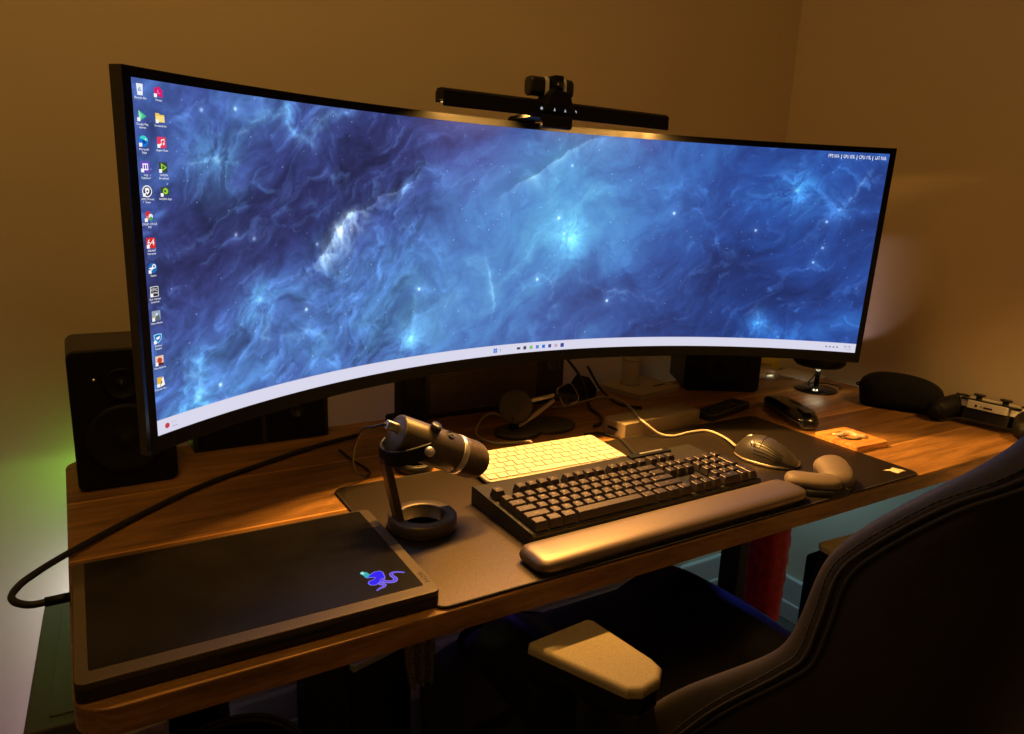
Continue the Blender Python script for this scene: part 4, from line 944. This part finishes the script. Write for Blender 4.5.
# pouch -------------------------------------------------------------
po = thing('zip_pouch', 'black oval zip pouch against the right wall', 'pouch', (1.760, .280, 0), math.radians(-60))
rings = []
for i in range(29):
    u = i / 28; x = -.090 + .18 * u; q = max(0, 1 - abs(2 * u - 1) ** 4.5) ** .5; h = (.068 + .014 * math.sin(PI * (u * .9 + .05)) - .010 * u) * (.60 + .40 * q); dp = .052 * (.25 + .75 * q)
    rings.append([(x * (.90 + .10 * (.5 + .5 * math.sin(a))), dp * (1 - .12 * (.5 + .5 * math.sin(a))) * math.copysign(abs(math.cos(a)) ** .75, math.cos(a)), h / 2 + h / 2 * math.copysign(abs(math.sin(a)) ** .62, math.sin(a))) for a in [2 * PI * j / 28 for j in range(28)]])
b = B(); b.loft(rings, 0, True); b.build('shell', M['fabric'], po)
b = B(); b.tube([tuple(Vector(r[5]) * 1.0 + Vector((0, .0005, .001))) for r in rings], .0018, 6); b.build('zip', M['rubber'], po)
b = B(); b.tube(smooth_pts([(-.082, -.018, .050), (-.090, -.022, .052), (-.094, -.018, .047), (-.086, -.014, .043)], 4), .0018, 6); b.build('pull_loop', M['fabric'], po)

# game controller ---------------------------------------------------
gp = thing('game_controller', 'white and black game controller at the right end of the desk', 'game controller', (1.793, .098, 0), math.radians(-84), None)
GT = Matrix.Scale(1.22, 4) @ TR((0, 0, .0265), 0, math.radians(-8))
for sg in (-1, 1):
    b = B()
    b.tube([GT @ Vector(p) for p in smooth_pts([(sg * .054, .020, .001), (sg * .058, .0, -.001), (sg * .064, -.024, -.006), (sg * .069, -.044, -.012), (sg * .069, -.056, -.015)], 5)], [(.0225 - .0003 * i) * 1.22 for i in range(17)] + [.016, .013, .009, .004], 18)
    b.build('grip', M['plastic_dk'], gp)
b = B(); b.prism(smooth2 := [(-.044, -.014), (.044, -.014), (.060, .004), (.068, .020), (.060, .034), (.030, .038), (-.030, .038), (-.060, .034), (-.068, .020), (-.060, .004)], .004, .0195, .004, 0, GT, False, 3); b.build('top_shell', M['white_plastic'], gp)
b = B(); b.prism([(-.036, -.0205), (.036, -.0205), (.05, .034), (-.05, .034)], -.016, .0035, .004, 0, GT); b.build('under_shell', M['plastic_dk'], gp)
b = B(); b.slab(-.032, .032, -.0228, -.0145, .004, .0175, .002, .001, 0, GT); b.build('jack_panel', M['white_plastic'], gp)
jp = gp.children[-1]
b = B(); b.lathe([(0, 0), (.0022, 0), (.0022, .0006), (0, .0006)], 14, 0, True, GT @ TR((-.017, -.0229, .0095), 0, PI / 2)); b.box((.002, -.0229, .0088), (.014, .001, .003), 0, 2, 0, GT); b.box((-.009, -.0229, .0095), (.002, .001, .002), 0, 2, 0, GT); b.build('jack', M['plastic_dk'], jp)
b = B(); b.slab(-.030, .030, .004, .036, .0185, .0205, .006, .001, 0, GT); b.build('touchpad', M['white_plastic'], gp)
b = B(); b.slab(-.048, .048, -.019, .006, .0165, .0200, .010, .001, 0, GT); b.build('centre_panel', M['gloss'], gp)
for sg in (-1, 1):
    b = B(); b.lathe([(0, .0185), (.0115, .0185), (.0125, .020), (.006, .0215), (.0055, .029), (.0105, .0305), (.0112, .033), (.0100, .0345), (.007, .0335), (0, .0335)], 28, 0, True, GT @ TR((sg * .021, -.004, 0)) @ Matrix.Scale(.86, 4)); b.build('thumbstick', M['rubber'], gp)
for dx, dy in ((-.008, 0), (.008, 0), (0, .008), (0, -.008)):
    b = B(); b.slab(-.054 + dx - .0035, -.054 + dx + .0035, .016 + dy - .0035, .016 + dy + .0035, .019, .0225, .0015, .0006, 0, GT); b.build('pad_button', M['plastic'], gp)
    b = B(); b.lathe([(0, .019), (.0042, .019), (.0042, .0222), (.0036, .0228), (0, .0228)], 18, 0, True, GT @ TR((.054 + dx * 1.3, .016 + dy * 1.3, 0))); b.build('face_button', M['plastic'], gp)
    
for sg in (-1, 1):
    b = B(); b.box((sg * .054, .038, .006), (.032, .012, .014), .004, 3, 0, GT); b.build('trigger', M['plastic'], gp)

# ------------------------------------------------------------------ chair
CXc = .865
chr_ = thing('gaming_chair', 'black leatherette gaming chair with stitched wings pulled up to the desk', 'chair', (CXc, -.02, FZ))
zy = [(-.36, .03), (-.30, .005), (-.233, -.038), (-.158, -.083), (-.10, -.128), (-.057, -.168), (-.02, -.205), (.014, -.2385), (.044, -.2600), (.092, -.2710), (.138, -.2800), (.173, -.302), (.231, -.3545), (.284, -.4135), (.36, -.452), (.44, -.480), (.52, -.505), (.58, -.525), (.615, -.54)]
rings = []; seam = []; band_rings = []
for z, yf in zy:
    yr_ = -.365 - .20 * max(0, z + .1) - .02 * math.sin(max(0, min(1, (z + .36) / .95)) * PI) + (.06 if z < -.30 else 0)
    yr_ = min(yr_, yf - .075)
    top = max(0, (z - .42) / .2); hw = .192 * (1 - .30 * top ** 2) - (.03 if z < -.34 else 0)
    hwf = hw - .010; low = max(0, min(1, (-.05 - z) / .15)); so = .024 + .028 * max(0, min(1, (.02 - z) / .16))
    yc = min(yf - .015, -.205 - .22 * max(0, z + .05))       # hollow front face between the wings
    prof = [(-hwf, yf + .003 + .012 * low), (-hwf - .009, yf - .008 + .006 * low), (-hw, yf - so), (-hw - .004, yf * .55 + yr_ * .45), (-hw + .008, yr_ + .035), (-hw + .045, yr_ + .006), (-.08, yr_ - .012), (0, yr_ - .016)]
    prof = prof + [(-x, y) for x, y in prof[-2::-1]]
    inner = [(hwf - .03, yf - .006), (hwf - .065, max(yc, yf - .05) if yf > yc else yc), (.05, yc), (0, yc), (-.05, yc), (-hwf + .065, max(yc, yf - .05) if yf > yc else yc), (-hwf + .03, yf - .006)]
    rings.append([(x, y + .02, z - FZ) for x, y in prof + inner])
    seam.append((Vector((-hw - .001, yf - so - .002 + .02, z - FZ)), Vector((hw + .001, yf - so - .002 + .02, z - FZ))))
# split the ring columns into: band (front roll, painted lighter for the light on it) and shell
nP = len(rings[0])
b = B(); b.loft(rings, 0, True)
bk = b.build('backrest', [M['leather'], M['leather_lit']], chr_)
for p in bk.data.polygons:
    if len(p.vertices) == 4:
        js = sorted(set(v % nP for v in p.vertices))
        if js in ([0, 1], [1, 2], [12, 13], [13, 14]) or js[0] >= 14 or js == [0, nP - 1]: p.material_index = 1
sb = bk.modifiers.new('soft', 'SUBSURF'); sb.levels = 2; sb.render_levels = 2
for sd in (0, 1):
    for off in (0, .009):
        pts = smooth_pts([s_[sd] + Vector(((-.0015 if sd == 0 else .0015), -off, 0)) for s_ in seam[1:-1]], 5)
        b = B(); b.tube(pts, .0021, 6); b.build('seam', M['thread'], bk)
pts = smooth_pts([s_[0] + Vector((-.0012, .0085, 0)) for s_ in seam[1:-1]], 60)
on = [pts[0]]
for p in pts:
    if (p - on[-1]).length > .0019: on.append(p)
b = B(); b.tube(on, [(.0011, .0011, .0002)[i % 3] for i in range(len(on))], 5); b.build('stitching', M['thread'], bk)
# seat cushion
def seat_ring(x):
    u = abs(x) / .225; a = max(0, min(1, (u - .45) / .33)); c_ = max(0, (u - .80) / .20)
    return .036 * a * a * (3 - 2 * a) - .050 * c_ ** 1.7
rings = []
xs = [-.225 + .45 * i / 24 for i in range(25)]
ys = [-.20, -.185, -.12, -.02, .06, .14, .22, .27, .29, .295]
b = B()
for yv in ys:
    fr = 1 if yv < .22 else max(.0, 1 - ((yv - .22) / .078) ** 2 * .35)
    hump = .8 + .35 * math.exp(-((yv - .08) / .13) ** 2)
    topz = [-.240 + seat_ring(x) * hump - (1 - fr) * .06 for x in xs]
    ring = [(x, yv + .02, z - FZ) for x, z in zip(xs, topz)] + [(x, yv + .02, -.325 - FZ) for x in xs[::-1]]
    rings.append(ring)
b.loft(rings, 0, True); se = b.build('seat', M['leather'], chr_)
m_ = se.modifiers.new('soft', 'SUBSURF'); m_.levels = 1; m_.render_levels = 2
b = B(); b.tube(smooth_pts([(.225, y + .02, -.055 + -.212 + (.012 if 0 < y < .15 else 0) - (.03 if y > .25 else 0) - FZ) for y in ys[1:-2]], 4), .0028, 6); b.build('piping', M['thread'], se)
# armrests: pads cut off where desk shade starts; dark base stands for shaded sides
for sg, xa in ((-1, .5920 - CXc), (1, 1.138 - CXc)):
    b = B()
    out = [(-.051, -.020), (-.046, -.013), (.044, -.006), (.051, -.014), (.053, -.034), (.0625, -.108), (.061, -.126), (.044, -.141), (.016, -.146), (.000, -.138)]
    out = [(-sg * x, y) for x, y in out]
    b.prism([(xa + x, y + .02) for x, y in out], -.072 - FZ, -.060 - FZ, .007, 0, None, False, 5)
    a_ = b.build('armrest', M['arm_pad'], chr_)
    b = B(); b.prism([(xa + x * .97, y * .97 + .017) for x, y in out], -.094 - FZ, -.0725 - FZ, .002); b.box((xa + .02 * -sg, -.035, -.105 - FZ), (.06, .10, .024), .006); b.box((xa, .02, -.20 - FZ), (.042, .062, .19), .006); b.box((xa + sg * -.03, .02, -.315 - FZ), (.11, .06, .03), .006); b.box((xa + sg * .02, .02, -.17 - FZ), (.012, .035, .05), .004)
    b.build('post', M['plastic_dk'], a_)
b = B(); b.box((0, .05, -.345 - FZ), (.24, .28, .035), .01); b.tube([(.10, .06, -.345 - FZ), (.24, .08, -.35 - FZ)], .006, 10); b.build('tilt_mechanism', M['plastic_dk'], chr_)
b = B(); b.tube([(0, .05, -.34 - FZ), (0, .05, .11)], .026, 24); b.tube([(0, .05, .11), (0, .05, .06)], .034, 24); b.build('gas_lift', M['steel_black'], chr_)
b = B()
for i in range(5):
    a = 2 * PI * i / 5 + .314; e_ = Vector((math.cos(a) * .31, .05 + math.sin(a) * .31, .075)); b.tube([(0, .05, .10), Vector((0, .05, .09)).lerp(e_, .6), e_], [.034, .024, .017], 12)
b.build('star_base', M['plastic'], chr_); sbs = chr_.children[-1]
for i in range(5):
    a = 2 * PI * i / 5 + .314; e_ = Vector((math.cos(a) * .31, .05 + math.sin(a) * .31, .03))
    b = B()
    for dx in (-.013, .013): b.lathe([(0, -.009), (.028, -.009), (.030, -.005), (.030, .005), (.028, .009), (0, .009)], 24, 0, True, TR(e_, a + .8) @ TR((0, dx, 0), 0, PI / 2))
    b.tube([e_, e_ + Vector((0, 0, .048))], .008, 10); b.build('caster', M['rubber'], sbs)

# ------------------------------------------------------------------ things under the desk
tw = thing('computer_tower', 'dark boxy computer tower on the floor behind the left end of the desk', 'computer tower', (.151, .530, FZ), math.radians(-3.4))
TH = .485
b = B(); b.box((0, 0, .015 + (TH - .015) / 2), (.250, .360, TH - .015), .004); b.build('case', M['tower'], tw)
b = B(); b.slab(-.098, .098, -.158, .160, TH - .001, TH + .002, .006, .001); b.build('top_panel', M['tower'], tw)
b = B(); b.box((0, -.181, TH / 2), (.22, .006, TH * .9), .003); b.build('front_panel', M['plastic_dk'], tw)
for x, y in ((-.1, -.15), (.1, -.15), (-.1, .15), (.1, .15)):
    b = B(); b.slab(x - .015, x + .015, y - .015, y + .015, 0, .017, .006); b.build('foot', M['rubber'], tw)
bn = thing('waste_bin', 'round black waste bin under the left front of the desk', 'waste bin', (.250, .238, FZ))
b = B(); b.lathe([(0, 0), (.075, 0), (.079, .004), (.093, .425), (.095, .429), (.094, .433), (.089, .431), (.078, .012), (0, .008)], 48); b.build('bucket', M['plastic'], bn)
b = B(); b.lathe([(.0935, .427), (.0970, .427), (.0970, .435), (.0935, .435), (.0935, .427)], 48); b.build('rim', M['housing'], bn)
bp_ = thing('backpack', 'dark navy backpack with a bluish top on the floor under the desk', 'backpack', (.735, .430, FZ), .2)
rings = []
for i in range(18):
    u = i / 17; z = .36 * u; q = max(0, 1 - max(0, (u - .75) / .25) ** 2.2) ** .5; w = .125 * (.45 + .55 * q); dd = .075 * (.35 + .65 * q) * (1 - .25 * u)
    rings.append([(w * math.copysign(abs(math.cos(a)) ** .7, math.cos(a)) * (1 + .03 * math.sin(7 * u + 3 * a)), dd * math.copysign(abs(math.sin(a)) ** .7, math.sin(a)), z + .002) for a in [2 * PI * j / 28 for j in range(28)]])
b = B(); b.loft(rings, 0, True); b.build('bag', M['navy'], bp_)
b = B(); b.slab(-.075, .075, -.012, .030, 0, .17, .03, .008, 0, TR((0, -.082, .06))); b.build('pocket', M['navy'], bp_)
b = B(); b.tube(smooth_pts([(-.05, .0, .35), (-.04, .0, .385), (.04, .0, .385), (.05, .0, .35)], 6), .007, 8); b.build('handle', M['fabric'], bp_)
kc = thing('knit_scarf', 'grey knitted cloth hanging from under the desk front', 'cloth', (.540, .300, -.30))
b = B(); rings = []
for i in range(14):
    u = i / 13; z = .262 - .29 * u; w = .034 * (1 - .45 * u)
    rings.append([(w * (j / 12 * 2 - 1) + .012 * u, .010 * math.sin(j * 1.3 + u * 3), z) for j in range(13)] + [(w * (j / 12 * 2 - 1) + .012 * u, .012 + .010 * math.sin(j * 1.3 + u * 3), z) for j in range(12, -1, -1)])
b.loft(rings, 0, True); b.build('cloth', M['grey_knit'], kc)
wb = thing('carton', 'dark carton with a pale lid on the floor far under the desk', 'carton', (.545, .545, FZ), .25)
b = B(); b.box((0, 0, .17), (.13, .12, .34), .003); b.build('box', M['dark_card'], wb)
b = B(); b.box((0, 0, .347), (.136, .126, .014), .002); b.build('lid', M['paper'], wb)
rb = thing('red_bag', 'red quilted bag hanging under the desk in front of the right desk leg', 'bag', (1.315, .250, -.358))
rings = []
for i in range(40):
    u = i / 39; z = .315 - .53 * u; w = .046 * (.75 + .25 * math.sin(PI * min(1, u * 1.2 + .1))); bump = .0032 * abs(math.sin(i * PI / 3.0))
    rings.append([((w + bump * (1 + math.cos(9 * a)) / 2) * math.cos(a), (.034 + bump * (1 + math.cos(9 * a)) / 2) * math.sin(a), z) for a in [2 * PI * j / 36 for j in range(36)]])
b = B(); b.loft(rings, 0, True); b.build('bag', M['red'], rb)
b = B(); b.tube(smooth_pts([(-.03, 0, .31), (-.02, 0, .322), (.02, 0, .322), (.03, 0, .31)], 4), .005, 8); b.build('strap', M['fabric'], rb)
ps = thing('lightcard', 'pale booklet added between the tower and the waste bin, violet in place of LED light', 'lightcard', (.150, .318, FZ), .1)  # added card standing for a violet-lit spot on the tower front
b = B(); b.box((0, 0, .235), (.060, .010, .470), .0015); b.build('pages', M['paper'], ps)
b = B()
for sg in (-1, 1): b.box((0, sg * .0056, .236), (.063, .0012, .472))
b.box((-.0312, 0, .236), (.0012, .0124, .472)); b.build('cover', M['cover_tint'], ps)

# ------------------------------------------------------------------ lights
def light(name, typ, loc, energy, col, size=.1, size_y=None, target=None, spread=None, rad=None):
    L_ = bpy.data.lights.new(name, typ); L_.energy = energy; L_.color = col
    if typ == 'AREA':
        L_.shape = 'RECTANGLE'; L_.size = size; L_.size_y = size_y or size
        if spread: L_.spread = math.radians(spread)
    else: L_.shadow_soft_size = rad if rad is not None else size
    o = bpy.data.objects.new(name, L_); C.objects.link(o); o.location = (loc[0], loc[1], loc[2] + DZ)
    if target is not None: o.rotation_euler = (Vector(target) - Vector(loc)).to_track_quat('-Z', 'Y').to_euler()
    return o
light('light_bar_lamp', 'AREA', ((BX0 + BX1) / 2, BY, BZ - .0052), 16, (1, .48, .095), BX1 - BX0 - .012, .016, None, 152)
for q in (.62, .72, .82, .92):        # added lamps in the bar, tilted to brighten the desk's right end
    light('light_bar_side_fill', 'AREA', (BX0 + (BX1 - BX0) * q, BY, BZ - .0062), 2.0, (1, .48, .095), .016, .013, None, 92).rotation_euler = (0, -math.radians(42), 0)
light('room_lamp', 'POINT', (.05, -.25, 1.55), 12, (1, .56, .125), rad=.15)
light('led_strip_green', 'AREA', (.19, .697, -.036), .22, (.34, 1, .10), .20, .012, (.02, .79, -.08), 175)
light('led_strip_white', 'AREA', (.20, .735, -.30), .75, (.78, .84, .95), .04, .12, (-.6, .76, -.36), 170)
light('led_strip_violet', 'AREA', (.20, .735, -.58), .75, (.85, .62, .95), .04, .2, (-.6, .76, -.6), 170)
light('led_strip_indigo', 'POINT', (.80, .55, -.18), .10, (.25, .10, 1), rad=.02)
light('led_strip_cyan', 'SPOT', (1.70, .60, -.06), 3.0, (.30, .64, .76), rad=.02, target=(1.84, .35, -.5))
bpy.data.lights['led_strip_cyan'].spot_size = math.radians(110)
light('led_strip_blue', 'SPOT', (1.30, .56, -.09), 11, (.05, .09, 1), rad=.015, target=(1.115, .17, -.205))
bpy.data.lights['led_strip_blue'].spot_size = math.radians(13); bpy.data.lights['led_strip_blue'].spot_blend = .6
light('led_strip_purple', 'SPOT', (1.60, .675, .05), 2.2, (.85, .62, .72), rad=.008, target=(1.86, .475, .225))
bpy.data.lights['led_strip_purple'].spot_size = math.radians(34); bpy.data.lights['led_strip_purple'].spot_blend = .25
light('right_desk_fill', 'SPOT', (1.60, -.55, .95), 34, (1, .52, .13), rad=.05, target=(1.66, .10, 0))  # added lamp out of view, fills in light on the right desk end
bpy.data.lights['right_desk_fill'].spot_size = math.radians(33); bpy.data.lights['right_desk_fill'].spot_blend = .8
light('small_stand_lamp', 'SPOT', (1.713, .470, .055), .22, (1, .88, .55), rad=.012, target=(1.713, .470, -1))
bpy.data.lights['small_stand_lamp'].spot_size = math.radians(150)
w = bpy.data.worlds.new('world'); SC.world = w; w.use_nodes = True
w.node_tree.nodes['Background'].inputs[0].default_value = (.01, .006, .003, 1)

SC.view_settings.view_transform = 'Standard'; SC.view_settings.look = 'None'; SC.view_settings.gamma = 1; SC.view_settings.exposure = 0
SC.view_settings.use_curve_mapping = False
SC.cycles.use_denoising = True
SC.cycles.max_bounces = 8
